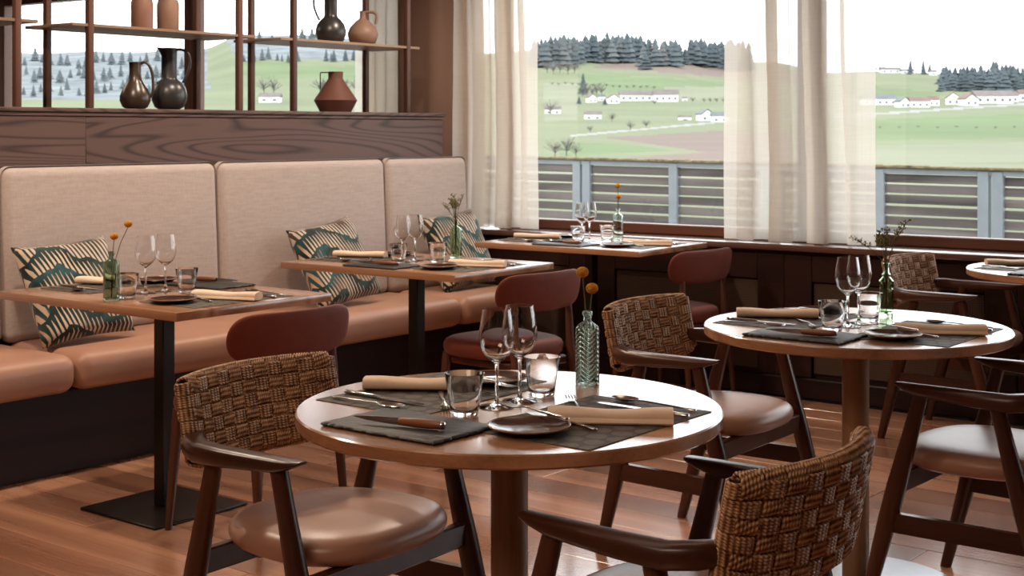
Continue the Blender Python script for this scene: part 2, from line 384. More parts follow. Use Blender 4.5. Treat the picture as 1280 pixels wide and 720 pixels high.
# window wall, in its own frame: u along the wall, v outwards
WL, WR = (-5.14, 6.214, 0), radians(2.1)
def wmb(m, name, mat, parent=None):
    if parent: return m.build(name, mat, parent)
    return m.build(name, mat, None, WL, WR)
wall = wmb(MB().box(-7, -.52, .05, .32, 0, .72).box(-.52, 8.4, .05, .32, 0, .72).box(-7, 8.4, .12, .36, 2.36, 2.8), 'wall_window', M['panel_wood']); struct(wall, 'dark panelled wall under the windows')
m = MB().rbox(-.16, 8.4, 0, .36, .718, .75, .006, 2); struct(wmb(m, 'trim_1', M['sill_wood']), 'brown wooden window sill')
m = MB().rbox(-7, -.53, 0, .36, .718, .75, .006, 2); struct(wmb(m, 'trim_2', M['sill_wood']), 'window sill behind the partition')
# apron: stiles, rails and radiator grilles below the sill
for k in range(-1, 6):
    u0 = .97+1.13*(k)
    if u0 < -.2: continue
    g = MB().rbox(u0, u0+.83, .036, .05, .12, .565, .002, 1).build('grille', M['grille'], wall)
    g['label'] = 'perforated radiator grille'
    for a, b in ((u0-.15, u0-.005), (u0+.835, u0+.98)):
        MB().rbox(a, b, .02, .05, .1, .70, .004, 1).build('stile', M['panel_wood'], wall)
    MB().rbox(u0-.005, u0+.835, .022, .05, .57, .70, .004, 1).build('rail', M['panel_wood'], wall)
struct(wmb(MB().rbox(-.2, 8.4, .0, .05, 0, .10, .006, 1), 'baseboard_window', M['panel_wood']))
# windows
edges = [-6.9, -4.9, -2.66, -.50, 0.02, 1.98, 4.3, 6.4, 8.3]
wn = 0
for i in range(len(edges)-1):
    a, b = edges[i], edges[i+1]
    if (a, b) == (-.50, .02): continue
    wn += 1; fw = .065
    m = MB().rbox(a, b, .25, .33, .75, .804, .005, 1)
    fr = wmb(m, 'window_%d' % wn, M['frame_wood']); struct(fr, 'brown framed window with a view of the hills')
    for (x0, x1) in ((a, a+fw), (b-fw, b)): MB().rbox(x0, x1, .25, .33, .806, 2.36, .005, 1).build('jamb', M['frame_wood_z'], fr)
    MB().rbox(a+fw, b-fw, .25, .33, 2.30, 2.36, .005, 1).build('head_rail', M['frame_wood'], fr)
    MB().box(a+fw, b-fw, .287, .293, .804, 2.30).build('pane', M['pane'], fr)
# pillar that ends the partition
struct(MB().rbox(-5.66, -5.31, 6.13, 6.52, 0, 2.8, .07, 5).build('wall_pillar', M['wall']), 'taupe plastered pillar between the windows')
# partition behind the banquette
part = struct(MB().box(-5.60, -5.14, 1.2, 5.965, 0, 1.375).build('wall_partition', M['ledge']), 'wood clad partition behind the banquette')
for (a, b) in ((1.2, 3.62), (3.622, 5.965)):
    MB().rbox(-5.145, -5.128, a, b, 1.0, 1.372, .0015, 1).build('panel', M['ledge'], part)
MB().rbox(-5.62, -5.118, 1.2, 5.99, 1.392, 1.41, .003, 2).build('ledge', M['ledge'], part)
MB().rbox(-5.60, -5.124, 1.2, 5.97, 1.374, 1.391, .003, 1).build('moulding', M['ledge'], part)

# ------------------------------------------------------------------ banquette
bq = tag(empty('banquette', (-4.8, 4.0, 0)), 'long built-in banquette with oatmeal backrest and tan leather seat', 'bench')
def bpart(m, name, mat): return m.build(name, mat, bq, (4.8, -4.0, 0))
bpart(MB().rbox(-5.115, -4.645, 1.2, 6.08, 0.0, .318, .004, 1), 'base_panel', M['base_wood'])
def cushion(x0, x1, y0, y1, z0, z1, r, seg=5):
    bm = bmesh.new(); bmesh.ops.create_cube(bm, size=1)
    for v in bm.verts: v.co = Vector(((x0+x1)/2+v.co.x*(x1-x0), (y0+y1)/2+v.co.y*(y1-y0), (z0+z1)/2+v.co.z*(z1-z0)))
    bmesh.ops.bevel(bm, geom=list(bm.edges), offset=r, segments=seg, profile=.5, affect='EDGES'); bm.verts.index_update()
    m = MB(); m.add([v.co[:] for v in bm.verts], [[v.index for v in f.verts] for f in bm.faces]); bm.free(); return m
for (a, b) in ((1.2, 3.196), (3.2, 5.484), (5.488, 6.09)):
    m = cushion(-5.10, -4.565, a, b, .315, .462, .055, 6)
    m.v = [(x+(.012 if z > .4 else 0)*0, y, z - .010*max(0, (x+4.75))/.2*0) for x, y, z in m.v]
    bpart(m, 'seat_cushion', M['leather'])
for (a, b) in ((1.2, 3.172), (3.178, 4.287), (4.292, 5.424), (5.429, 6.10)):
    m = cushion(-5.116, -5.02, a, b, .455, 1.168, .045, 6)
    m.v = [(x-.035*(z-.46)/.7*(1 if x > -5.07 else .0), y, z) for x, y, z in m.v]
    bpart(m, 'back_cushion', M['fabric'])

# pillows on the banquette
def pillow_mesh(wd, hg, th, seed):
    r = random.Random(seed); n = 18; vs = []; fs = []
    for sgn in (1, -1):
        for i in range(n+1):
            for j in range(n+1):
                a = -1+2*i/n; b = -1+2*j/n
                pin = 1-.075*(1-abs(b)**2)*abs(a)**3; pin2 = 1-.075*(1-abs(a)**2)*abs(b)**3
                prof = max(0, (1-a**4))**.5*max(0, (1-b**4))**.5
                t = sgn*th*(prof**.75)*(1+.08*sin(5*a+seed)*cos(4*b))
                vs.append((a*pin*wd/2, -t, b*pin2*hg/2))
        o = 0 if sgn == 1 else (n+1)**2
        for i in range(n):
            for j in range(n): fs.append((o+i*(n+1)+j, o+(i+1)*(n+1)+j, o+(i+1)*(n+1)+j+1, o+i*(n+1)+j+1))
    me = MB(); me.add(vs, fs)
    bm = bmesh.new(); mm = bpy.data.meshes.new('pillow'); mm.from_pydata(me.v, [], me.f); bm.from_mesh(mm)
    bmesh.ops.remove_doubles(bm, verts=bm.verts, dist=.0015); bmesh.ops.recalc_face_normals(bm, faces=bm.faces); bm.to_mesh(mm); bm.free()
    mm.shade_smooth(); return mm
for k, (yc, lab, tilt, roll) in enumerate(((3.385, 'patterned teal and cream pillow behind the near left table', 26, -3), (4.86, 'patterned teal and ochre pillow behind the middle banquette table', 26, -7), (5.80, 'patterned pillow in the far corner of the banquette by the pillar', 22, -4))):
    # front of pillow faces +X
    o = obj('pillow', pillow_mesh(.445, .43, .062, k), M['pillow'])
    o.rotation_euler = (Matrix.Rotation(radians(90), 4, 'Z') @ Matrix.Rotation(radians(-tilt), 4, 'X') @ Matrix.Rotation(radians(roll), 4, 'Y')).to_euler()
    o.location = (-4.872, yc, .668)
    tag(o, lab, 'pillow', 'pillows on the banquette')

# ------------------------------------------------------------------ shelf units on the ledge
def shelf_unit(y0, y1, label, ends=(.095, .095)):
    o = tag(empty('shelf_unit', (-5.36, (y0+y1)/2, 1.41)), label, 'shelf', 'open shelf units on the partition ledge')
    for y in (y0, y1):
        for x in (-5.2, -5.515):
            MB().rbox(x-.0145, x+.0145, y-.0145, y+.0145, 1.411, 2.79, .004, 2).build('pole', M['shelf_pole'], o, (5.36, -(y0+y1)/2, -1.41))
    MB().rbox(-5.545, -5.19, y0-ends[0], y1+ends[1], 1.765, 1.779, .002, 1).build('shelf_board', M['shelf_wood'], o, (5.36, -(y0+y1)/2, -1.41))
shelf_unit(2.485, 3.335, 'open shelf unit at the left end of the ledge, mostly cut off')
shelf_unit(3.69, 4.54, 'open shelf unit holding two clay cylinders on its board')
shelf_unit(4.897, 5.748, 'open shelf unit holding a charcoal and a beige jug')

def xy_on(px, X):
    q = (px-CX)/F; d = X/(q*cos(TH)-sin(TH)); return lat_d(q, d)
def lathe_in(prof, t):      # closed wall of thickness t from an outer profile
    return prof+[(max(r-t, .001), z) for r, z in reversed(prof) if z > t]
def jug(name, px, z0, prof, mat, handle=None, hr=.006, X=-5.34, face=0, label='', cat='jug', spout=None, hmat=None):
    x, y = xy_on(px, X); o = empty(name, (x, y, z0)); tag(o, label, cat)
    m = MB().lathe(lathe_in(prof, .005), 36)
    if spout:
        zt = spout; ang = TH+pi
        out = []
        for (a, b, c) in m.v:
            r = sqrt(a*a+b*b); dirc = (a*cos(ang)+b*sin(ang))/max(r, 1e-6)
            k = max(0, (c-zt)/(.03))*max(0, dirc)**6
            out.append((a+cos(ang)*k*.022, b+sin(ang)*k*.022, c+k*.004))
        m.v = out
    m.build('body', mat, o, angle=60)
    if handle:
        c, s_ = cos(TH+(0 if face == 0 else pi)), sin(TH+(0 if face == 0 else pi))
        # smooth the handle path
        pts = []
        n = len(handle)
        for i in range(n-1):
            p0 = handle[max(i-1, 0)]; p1 = handle[i]; p2 = handle[i+1]; p3 = handle[min(i+2, n-1)]
            for k in range(5):
                tt = k/5
                pts.append(tuple(.5*((2*p1[j])+(-p0[j]+p2[j])*tt+(2*p0[j]-5*p1[j]+4*p2[j]-p3[j])*tt**2+(-p0[j]+3*p1[j]-3*p2[j]+p3[j])*tt**3) for j in (0, 1)))
        pts.append(handle[-1])
        if hmat: pts = handle
        MB().tube([(r*c, r*s_, z) for r, z in pts], hr, 8).build('handle', hmat or mat, o, angle=60)
    return o
LZ, SZ = 1.411, 1.7795
jug('jug', 211.5, LZ, [(.001, 0), (.045, 0), (.066, .012), (.081, .045), (.083, .075), (.076, .105), (.058, .130), (.040, .142), (.037, .150), (.036, .20), (.036, .255), (.037, .285), (.040, .292)], M['jug_dark'],
    [(.034, .284), (.058, .285), (.086, .270), (.099, .236), (.096, .195), (.080, .155), (.064, .128)], .0065, label='tall charcoal glazed jug with spout standing on the ledge', spout=.262)
jug('jug', 169, LZ, [(.001, 0), (.04, 0), (.058, .012), (.070, .04), (.069, .062), (.058, .092), (.042, .118), (.031, .14), (.027, .165), (.0265, .20), (.029, .218)], M['jug_brown'],
    [(.026, .212), (.046, .217), (.066, .200), (.079, .160), (.083, .115), (.080, .078), (.066, .055)], .007, label='brown glazed round jug with a long handle on the ledge')
jug('jug', 413.5, SZ, [(.001, 0), (.05, 0), (.068, .012), (.081, .045), (.082, .066), (.072, .10), (.052, .125), (.038, .137), (.035, .15), (.035, .20), (.035, .27), (.039, .28)], M['jug_dark'],
    [(.033, .272), (.06, .272), (.086, .25), (.09, .20), (.076, .155), (.060, .122)], .006, face=1, label='charcoal glazed jug with a tall neck on the upper shelf')
jug('jug', 453.5, SZ, [(.001, 0), (.05, 0), (.07, .014), (.083, .048), (.083, .066), (.07, .098), (.045, .125), (.022, .142), (.017, .150), (.016, .178), (.018, .186)], M['beige_clay'],
    [(.015, .180), (.045, .182), (.068, .176), (.076, .155), (.070, .115)], .0075, label='beige clay jug with a narrow neck on the upper shelf')
jug('vase', 419.5, LZ, [(.001, 0), (.083, 0), (.114, .060), (.116, .064), (.044, .172), (.039, .18), (.040, .217)], M['clay'],
    [(.040, .213), (.080, .213), (.082, .208), (.082, .125)], .003, face=1, label='angular terracotta vase with a thin wire handle on the ledge', cat='vase', hmat=M['wire'])
jug('cylinder_vase', 177.5, SZ, [(.001, 0), (.049, 0), (.050, .004), (.051, .125), (.046, .140), (.046, .145)], M['pink_clay'], label='dusty pink clay cylinder on the shelf, left of the pair', cat='vase')
jug('cylinder_vase', 210, SZ, [(.001, 0), (.049, 0), (.051, .004), (.052, .128), (.047, .143), (.047, .150)], M['tan_clay'], label='tan clay cylinder on the shelf, right of the pair', cat='vase')

# ------------------------------------------------------------------ curtains
def curtain(u0, u1, v, folds, amp, label, flat=(0.14, 0.14), seed=0, ov=.034):
    r = random.Random(seed); n = folds*18; rows = 14; vs = []; fs = []; ph = [r.uniform(.75, 1.25) for _ in range(folds+2)]
    for k in range(rows+1):
        z = .758+(2.62-.758)*k/rows
        for i in range(n+1):
            s = i/n; env = min(1, max(0, (s-flat[0]*.6)/.10))*min(1, max(0, (1-flat[1]*.6-s)/.10))
            kf = s*folds; a = ph[int(kf)]*(1-kf % 1)+ph[int(kf)+1]*(kf % 1)
            phi = 2*pi*kf+.35*sin(3*z+seed)+.5*sin(2*pi*s*1.3+seed)
            sway = .008*sin(2.2*z+6*s+seed)
            vs.append((u0+(u1-u0)*s+ov*a*env*sin(2*phi)+sway*(1-k/rows), v+amp*a*env*cos(phi)*(1-.15*k/rows)+.006*sin(9*s+seed), z))
    for k in range(rows):
        for i in range(n): fs.append((k*(n+1)+i, k*(n+1)+i+1, (k+1)*(n+1)+i+1, (k+1)*(n+1)+i))
    o = MB().add(vs, fs).build('curtain', M['curtain'], None, WL, WR, 180)
    tag(o, label, 'curtain', 'sheer linen curtains at the windows')
curtain(-.20, .425, .085, 4, .05, 'sheer linen curtain gathered beside the taupe pillar, in front of the sill', (.02, .22), 1)
curtain(1.585, 2.40, .09, 4, .06, 'sheer linen curtain hanging between the two big windows', (.16, .20), 2)
curtain(-1.02, -.54, .15, 5, .04, 'linen curtain seen through the shelf, left of the pillar', (.2, .02), 3)
curtain(-5.6, -4.98, .15, 5, .04, 'linen curtain behind the shelf at the left picture edge', (.02, .2), 4)

# ------------------------------------------------------------------ terrace and fence outside
struct(MB().box(-14, 4, 6.6, 12.6, -.25, -.05).build('terrace', M['terrace']), 'paved terrace between the windows and the fence')
fence = tag(empty('fence', (-6.3, 12.1, 0)), 'weathered slatted terrace fence in a blue grey frame', 'fence')
FX = [-11.69, -10.61, -9.53, -8.45, -7.33, -6.25, -5.16, -4.15, -3.07, -2.0]
def fz(x): return 1.055-.009*(x+8.9)          # the railing falls a little to the right
def ft(m):                                     # drop each vertex with the railing
    m.v = [(x, y, z+(fz(x)-1.055)*max(0, z)/1.05) for x, y, z in m.v]; return m
def fpart(m, name, mat): return ft(m).build(name, mat, fence, (6.3, -12.1, 0))
for i, x in enumerate(FX):
    dbl = (i % 2 == 1)
    for xx in ((x-.062, x+.062) if dbl else (x,)):
        fpart(MB().rbox(xx-.047, xx+.047, 12.05, 12.14, -.05, 1.0, .004, 1), 'post', M['fence_frame'])
slat_me = {}
rs = random.Random(11)
for i in range(len(FX)-1):
    a, b = FX[i]+.05, FX[i+1]-.05
    a += .065 if i % 2 == 1 else 0; b -= .065 if (i+1) % 2 == 1 else 0
    fpart(MB().rbox(FX[i], FX[i+1], 12.06, 12.13, .962, 1.012, .003, 1), 'top_rail', M['fence_frame'])
    for k in range(10):
        z0 = .04+.0985*k+rs.uniform(-.003, .003)
        fpart(MB().rbox(a, b, 12.085, 12.11, z0-.05, z0+.029+rs.uniform(-.002, .003), .003, 1), 'slat', M['slat'])
    m = MB(); n = 14
    for k in range(n):
        x0 = FX[i]+(FX[i+1]-FX[i])*k/n; x1 = FX[i]+(FX[i+1]-FX[i])*(k+1)/n
        m.rbox(x0, x1, 12.03, 12.16, 1.014, 1.032+rs.uniform(0, .010), .004, 1)
    fpart(m, 'cap_board', M['fence_cap'])

# ------------------------------------------------------------------ the hills beyond
# ground height along a bearing q (= tangent of the angle off the camera axis) and distance d
PA = [(16, 300), (30, 240), (60, 207), (120, 190), (200, 174), (300, 158), (400, 144), (500, 130), (600, 116), (750, 98), (900, 82), (1000, 72), (1150, 67), (1500, 72)]
PB = [(16, 300), (30, 243), (60, 214), (120, 196), (200, 175), (300, 152), (380, 138), (450, 128), (560, 113), (640, 100), (720, 91), (850, 92), (1100, 100), (1500, 110)]
def yprof(P, d):
    for (d0, y0), (d1, y1) in zip(P, P[1:]):
        if d <= d1:
            t = (math.log(max(d, P[0][0]))-math.log(d0))/(math.log(d1)-math.log(d0)); return y0+(y1-y0)*t
    return P[-1][1]
def smooth(t): t = max(0, min(1, t)); return t*t*(3-2*t)
def ypix(q, d):
    t = smooth((q-.165)/.085)
    y = yprof(PA, d)*(1-t)+yprof(PB, d)*t
    x = CX+F*q
    # the far ridge sinks towards the right of the first window and swells on the left
    k = smooth((d-500)/500)
    y += k*(9*smooth((x-830)/80)*(1-t)+4*sin(x/61.0)+2.0*sin(x/23.0))
    y -= k*(22*smooth((500-x)/60)*smooth((x-250)/60)+5*smooth((260-x)/60))
    return y
def gz(q, d): return H-(ypix(q, d)-HY)*d/F
def solve_d(px, py, lo=30, hi=1250):
    q = (px-CX)/F
    for _ in range(50):
        mid = sqrt(lo*hi)
        if ypix(q, mid) > py: lo = mid
        else: hi = mid
    return sqrt(lo*hi)
def spot(px, py):
    d = solve_d(px, py); q = (px-CX)/F; x, y = lat_d(q, d); return (x, y, gz(q, d)), d
def inpoly(x, y, P):
    c = False; j = len(P)-1
    for i in range(len(P)):
        if (P[i][1] > y) != (P[j][1] > y) and x < (P[j][0]-P[i][0])*(y-P[i][1])/(P[j][1]-P[i][1])+P[i][0]: c = not c
        j = i
    return c
qs = [-.62+.012*i for i in range(18)]; qs = [q for q in qs if q < -.40]
q = -.40
while q < .40: qs.append(q); q += .0024
while q < .75: qs.append(q); q += .012
ds = [16*(1500/16)**(i/150) for i in range(151)]
vs = []; fs = []; mi = []
for d in ds:
    for q in qs:
        x, y = lat_d(q, d); vs.append((x, y, gz(q, d)))
nq = len(qs)
FIELDS = [
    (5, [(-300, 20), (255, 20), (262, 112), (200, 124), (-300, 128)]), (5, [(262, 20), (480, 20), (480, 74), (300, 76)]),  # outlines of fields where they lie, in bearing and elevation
    (3, [(786, 75), (830, 76), (930, 88), (1000, 92), (1000, 104), (905, 97), (790, 87), (740, 84)]),
    (1, [(720, 92), (840, 98), (912, 106), (905, 118), (770, 116), (735, 112)]),
    (3, [(752, 172), (910, 163), (990, 168), (990, 199), (905, 194), (800, 178)]),
    (3, [(780, 197), (905, 189), (990, 196), (990, 214), (700, 212)]),
    (1, [(1080, 150), (1290, 142), (1290, 172), (1080, 176)]),
    (1, [(1080, 108), (1180, 116), (1170, 122), (1080, 120)]),
    (1, [(300, 78), (470, 84), (470, 100), (300, 96)]),
    (1, [(700, 178), (790, 181), (840, 188), (700, 196)]),
    (2, [(680, 104), (722, 106), (722, 150), (680, 152)]),
    (2, [(1080, 182), (1400, 176), (1400, 200), (1080, 206)]),
    (2, [(830, 108), (1000, 110), (1000, 124), (830, 124)]),
]
def road(x, y):
    if 712 < x < 1000 and abs(y-(170-(x-712)*.093)) < 1.1: return True
    if 1040 < x < 1400 and abs(y-(143-(x-1085)*.066)) < 1.3: return True
    return False
for i in range(len(ds)-1):
    for j in range(nq-1):
        fs.append((i*nq+j, i*nq+j+1, (i+1)*nq+j+1, (i+1)*nq+j))
        qm = (qs[j]+qs[j+1])/2; dm = (ds[i]+ds[i+1])/2; xx = CX+F*qm; yy = ypix(qm, dm); k = 0
        for kk, P in FIELDS:
            if inpoly(xx, yy, P): k = kk
        if road(xx, yy): k = 4
        mi.append(k)
me = bpy.data.meshes.new('hillside'); me.from_pydata(vs, [], fs); me.update()
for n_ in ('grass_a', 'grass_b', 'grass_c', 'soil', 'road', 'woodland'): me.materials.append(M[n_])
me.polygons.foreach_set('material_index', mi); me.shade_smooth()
hill = obj('hillside', me, None); struct(hill, 'green hillside with meadows, ploughed fields and a pale road')

struct(MB().box(-40, 12, 12.6, 60, -.4, -.1).build('lawn', M['grass_c']), 'grass just beyond the terrace fence')
# trees
def conifer_mesh(seed, mat):
    r = random.Random(seed); n = 7; m = MB()
    m.tube([(0, 0, 0), (0, 0, .3)], .025, 5)
    for k in range(5):
        z0 = .06+.17*k; R = .23*(1-k/5.8); hgt = .30 if k < 4 else .26
        ring = [(R*(1+.25*r.uniform(-1, 1))*cos(2*pi*(j+.3*k)/n), R*(1+.25*r.uniform(-1, 1))*sin(2*pi*(j+.3*k)/n), z0+r.uniform(-.02, .02)) for j in range(n)]
        m.add(ring+[(0, 0, min(1, z0+hgt)), (0, 0, z0+.04)], [(j, (j+1) % n, n) for j in range(n)]+[((j+1) % n, j, n+1) for j in range(n)])
    me = m.mesh('conifer', 40, False); me.materials.append(mat); return me
def bare_meshes(seed):
    r = random.Random(seed); tr = MB().tube([(0, 0, 0), (.01, 0, .22), (0, .01, .45)], [.022, .017, .010], 5); cr = MB()
    for k in range(34):
        a = r.uniform(0, 2*pi); z0 = r.uniform(.18, .45); L = r.uniform(.25, .52); el = r.uniform(.25, 1.2)
        p0 = (0, 0, z0); p1 = (L*.5*cos(a)*cos(el), L*.5*sin(a)*cos(el), z0+L*.5*sin(el)); a2 = a+r.uniform(-.5, .5)
        p2 = (p1[0]+L*.5*cos(a2)*cos(el*1.1), p1[1]+L*.5*sin(a2)*cos(el*1.1), p1[2]+L*.5*sin(el*1.1))
        cr.tube([p0, p1, p2], [.011, .008, .003], 3)
        for q_ in range(3):
            a3 = a2+r.uniform(-1, 1); b = .12
            cr.tube([p1 if q_ == 0 else p2, tuple(p2[i]+b*v_ for i, v_ in enumerate((cos(a3)*.7, sin(a3)*.7, r.uniform(.2, .9))))], [.006, .002], 3)
    return tr.mesh('trunk', 40, False), cr.mesh('crown', 40, False)
con = [conifer_mesh(s, M['conifer']) for s in range(3)]+[conifer_mesh(9+s, M['conifer_b']) for s in range(2)]
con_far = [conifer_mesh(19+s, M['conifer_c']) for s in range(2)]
rt = random.Random(21)
def conifer(px, py, hpx, label, group, wide=1.0, pale=False):
    (x, y, z), d = spot(px, py); h = hpx*d/F; wide *= rt.uniform(.85, 1.25)
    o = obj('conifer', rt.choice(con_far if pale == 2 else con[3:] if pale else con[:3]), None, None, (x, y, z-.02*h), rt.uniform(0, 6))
    o.scale = (h*wide, h*wide, h); tag(o, label, 'tree', group)
x = 668.0
while x < 846:
    for row in range(2):
        yb = 78-row*7+(4 if x > 800 else 0)+rt.uniform(-2, 2)+max(0, (735-x)/12)
        hh = (34 if x < 800 else 33)+rt.uniform(-7, 5)-(6 if row else 0)
        conifer(x+rt.uniform(-2, 2), yb, hh, 'dark conifer in the forest on the far ridge', 'conifers of the ridge forest left of the gap', 1.4, rt.random() < .3)
    x += 4.4
x = 846.0
while x < 935:
    for row in range(2):
        conifer(x+rt.uniform(-2, 2), 79+(x-846)*.10-row*4+rt.uniform(-1, 1), 31+rt.uniform(-5, 5)-(10 if x < 860 else 0), 'dark conifer in the stand above the ploughed slope', 'conifers of the stand beside the right curtain', 1.5)
    x += 4.4
x = 1178.0
while x < 1296:
    for row in range(2):
        conifer(x+rt.uniform(-2, 2), 113-row*8+rt.uniform(-1.5, 1.5), 22+rt.uniform(-3, 4)+(6 if 1240 < x < 1268 else 0), 'conifer in the wood above the village houses', 'conifers of the wood behind the village', 1.6)
    x += 5.2
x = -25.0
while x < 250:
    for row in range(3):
        conifer(x+rt.uniform(-3, 3), 116-row*17+rt.uniform(-6, 6), 15+rt.uniform(-4, 4), 'conifer in painted-haze colours on the hill seen through the shelf', 'conifers on the hill behind the shelf', 1.5, 2)
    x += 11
x = 305.0
while x < 470:
    conifer(x+rt.uniform(-2, 2), (50 if rt.random() < .55 else 76)+rt.uniform(-3, 3), 12+rt.uniform(-4, 5), 'conifer on the ridge seen through the right shelf unit', 'conifers on the ridge behind the right shelf', 1.2, rt.random() < .5)
    x += 6
conifer(807, 87, 22, 'single broad conifer standing in front of the ploughed hill field', None, 1.7)
conifer(729, 118, 28, 'tall conifer rising from the bare copse above the farm', None, .9)
conifer(724, 130, 10, 'small dark conifer left of the white farmhouses', None, 1.6)
conifer(756, 131, 9, 'small dark conifer between the white farmhouses', None, 1.8)
for px in (1154, 1162, 1138): conifer(px, 93, 20 if px < 1160 else 16, 'conifer on the hilltop beside the far farm', 'hilltop conifers')
bt = [bare_meshes(s) for s in range(3)]
bt = [(a, b) for a, b in bt]
for a, b in bt: a.materials.append(M['bark']); b.materials.append(M['bare'])
def bare(px, py, hpx, label, group=None, wide=1.0):
    (x, y, z), d = spot(px, py); h = hpx*d/F; a, b = rt.choice(bt)
    o = empty('bare_tree', (x, y, z-.02*h), rt.uniform(0, 6)); o.scale = (h*wide, h*wide, h)
    obj('trunk', a, None, o); obj('crown', b, None, o); tag(o, label, 'tree', group)
for px, py, h, lab, g in ((708, 195, 30, 'bare dark bush tree low behind the fence at the left curtain', None), (694, 196, 26, 'bare bush half behind the left curtain', None), (720, 196, 20, 'low bare bush just above the fence rail', None),
        (765, 152, 14, 'bare tree on the meadow below the white barn', None), (788, 163, 15, 'bare tree beside the pale road', None), (808, 160, 13, 'small bare tree at the road bend', None), (738, 166, 12, 'faint bare tree left of the road', None),
        (688, 143, 22, 'bare tree by the white shed at the left curtain', None), (818, 131, 9, 'bare tree in front of the long white farmhouse', None), (866, 128, 9, 'dark bush right of the long farmhouse', None)):
    bare(px, py, h, lab, g, 1.15)
for px in (734, 740, 746, 752, 728): bare(px, 121+rt.uniform(-2, 2), 20, 'bare tree of the copse above the farm', 'bare trees of the copse', .9)
for px in (880, 888, 896, 904): bare(px, 128, 8, 'bare hedge tree beside the right curtain', 'hedge trees at the right curtain', 1.3)
for px in (684, 692, 700, 710, 718): bare(px, 92+rt.uniform(-2, 2), 18, 'pale bare tree below the ridge forest', 'pale bare trees under the forest', 1.2)
for px in (1095, 1102): bare(px, 91, 14, 'bare tree on the hilltop skyline beside the curtain', 'bare skyline trees')
for px in (330, 342, 400, 410, 430, 445): bare(px, 118, 26, 'pale bare tree seen behind the shelf jugs', 'bare trees behind the shelf', 1.0)

for k in range(16): bare(690+k*8.5, 106+.3*k+rt.uniform(-1, 1), 5, 'low bush in the hedge across the upper meadow', 'hedge bushes across the upper meadow', 1.9)
for k in range(8): bare(1100+k*24, 160+rt.uniform(-.6, .6), 3.5, 'tiny bush along the field ditch', 'bushes along the field ditch', 2.2)
# houses
def house(px, py, wpx, hpx, roof, label, dep=.7, rot=0.0, group=None, nwin=3, ridge='x'):
    (x, y, z), d = spot(px, py); s = d/F; W = wpx*s; Hh = hpx*s; wh = Hh*.58; D = W*dep
    o = tag(empty('house', (x, y, z-.3), TH+rot), label, 'house', group)
    MB().box(-W/2, W/2, -D/2, D/2, -2, wh+.3).build('wall', M['house_wall'], o)
    e = W*.04
    if ridge == 'x':
        pr = [(-D/2-e, wh+.3), (D/2+e, wh+.3), (0, Hh+.3)]
        m = MB().add([(sx*(W/2+e), a, b) for sx in (-1, 1) for a, b in pr], [(0, 1, 2), (3, 5, 4), (0, 3, 4, 1), (1, 4, 5, 2), (2, 5, 3, 0)])
        m.build('roof', M[roof], o, smooth=False)
    else:
        pr = [(-W/2-e, wh+.3), (W/2+e, wh+.3), (0, Hh+.3)]
        MB().add([(a, sy*(D/2), b) for sy in (-1, 1) for a, b in [(-W/2, wh+.3), (W/2, wh+.3), (0, Hh+.2)]], [(0, 1, 2), (3, 5, 4), (0, 3, 4, 1), (1, 4, 5, 2), (2, 5, 3, 0)]).build('gable', M['house_wall'], o, smooth=False)
        for sg in (-1, 1):
            MB().add([(0, -D/2-e, Hh+.25), (0, D/2+e, Hh+.25), (sg*(W/2+e), D/2+e, wh+.2), (sg*(W/2+e), -D/2-e, wh+.2), (0, -D/2-e, Hh+.5), (0, D/2+e, Hh+.5), (sg*(W/2+e), D/2+e, wh+.45), (sg*(W/2+e), -D/2-e, wh+.45)],
                     [(0, 1, 2, 3), (4, 7, 6, 5), (0, 4, 5, 1), (2, 6, 7, 3), (1, 5, 6, 2), (0, 3, 7, 4)]).build('roof', M[roof], o, smooth=False)
    for k in range(nwin):
        xc = -W/2+W*(k+.5)/nwin; ww = W/nwin*.16
        MB().box(xc-ww, xc+ww, -D/2-.12, -D/2+.05, wh*.38, wh*.72).build('window', M['house_window'], o)
house(795, 126, 40, 13, 'house_roof', 'long white farmhouse with a grey roof, left wing', .4, nwin=5)
house(832, 127, 30, 15, 'house_roof', 'long white farmhouse with a grey roof, right wing', .5, nwin=4)
house(739, 128, 11, 10, 'house_roof', 'small white house left of the farm', .9, .4, nwin=2, ridge='y')
house(766, 129, 14, 11, 'house_roof', 'white farmhouse gable between dark conifers', .9, .2, nwin=2, ridge='y')
house(752, 126, 9, 8, 'house_roof_slate', 'small grey shed behind the conifer', .9, nwin=1)
house(741, 149, 21, 10, 'house_roof', 'white barn alone on the meadow', .6, nwin=2)
house(691, 142, 20, 9, 'house_roof', 'white shed beside the left curtain', .6, nwin=2)
house(881, 151, 16, 14, 'house_roof_slate', 'white house with a blue slate gable by the right curtain', 1.2, .25, nwin=2, ridge='y')
house(899, 152, 20, 12, 'house_roof_slate', 'white annexe of the slate roofed house', .8, nwin=2)
house(856, 150, 16, 6, 'house_roof', 'low brown shed left of the slate house', .5, nwin=1)
house(856, 126, 6, 5, 'house_roof', 'tiny white hut right of the long farmhouse', .9, nwin=1)
house(1098, 131, 40, 13, 'house_roof_slate', 'long white hall with a dark roof next to the curtain', .4, nwin=5)
house(1128, 134, 14, 12, 'house_roof_slate', 'white house with a gable left in the village', 1.0, .3, nwin=2, ridge='y')
house(1148, 134, 24, 13, 'house_roof_red', 'white village house with a faded red roof', .7, nwin=3)
house(1166, 132, 13, 12, 'house_roof_red', 'small white house beside the red roofed one', .9, nwin=2)
house(1191, 131, 16, 15, 'house_roof_red', 'white gabled village house in front of the wood', 1.0, -.2, nwin=2, ridge='y')
house(1210, 132, 18, 14, 'house_roof_red', 'white village house with a broad reddish gable', 1.0, .25, nwin=2, ridge='y')
house(1240, 129, 46, 16, 'house_roof', 'big white farm with a long grey roof in the village', .5, nwin=5)
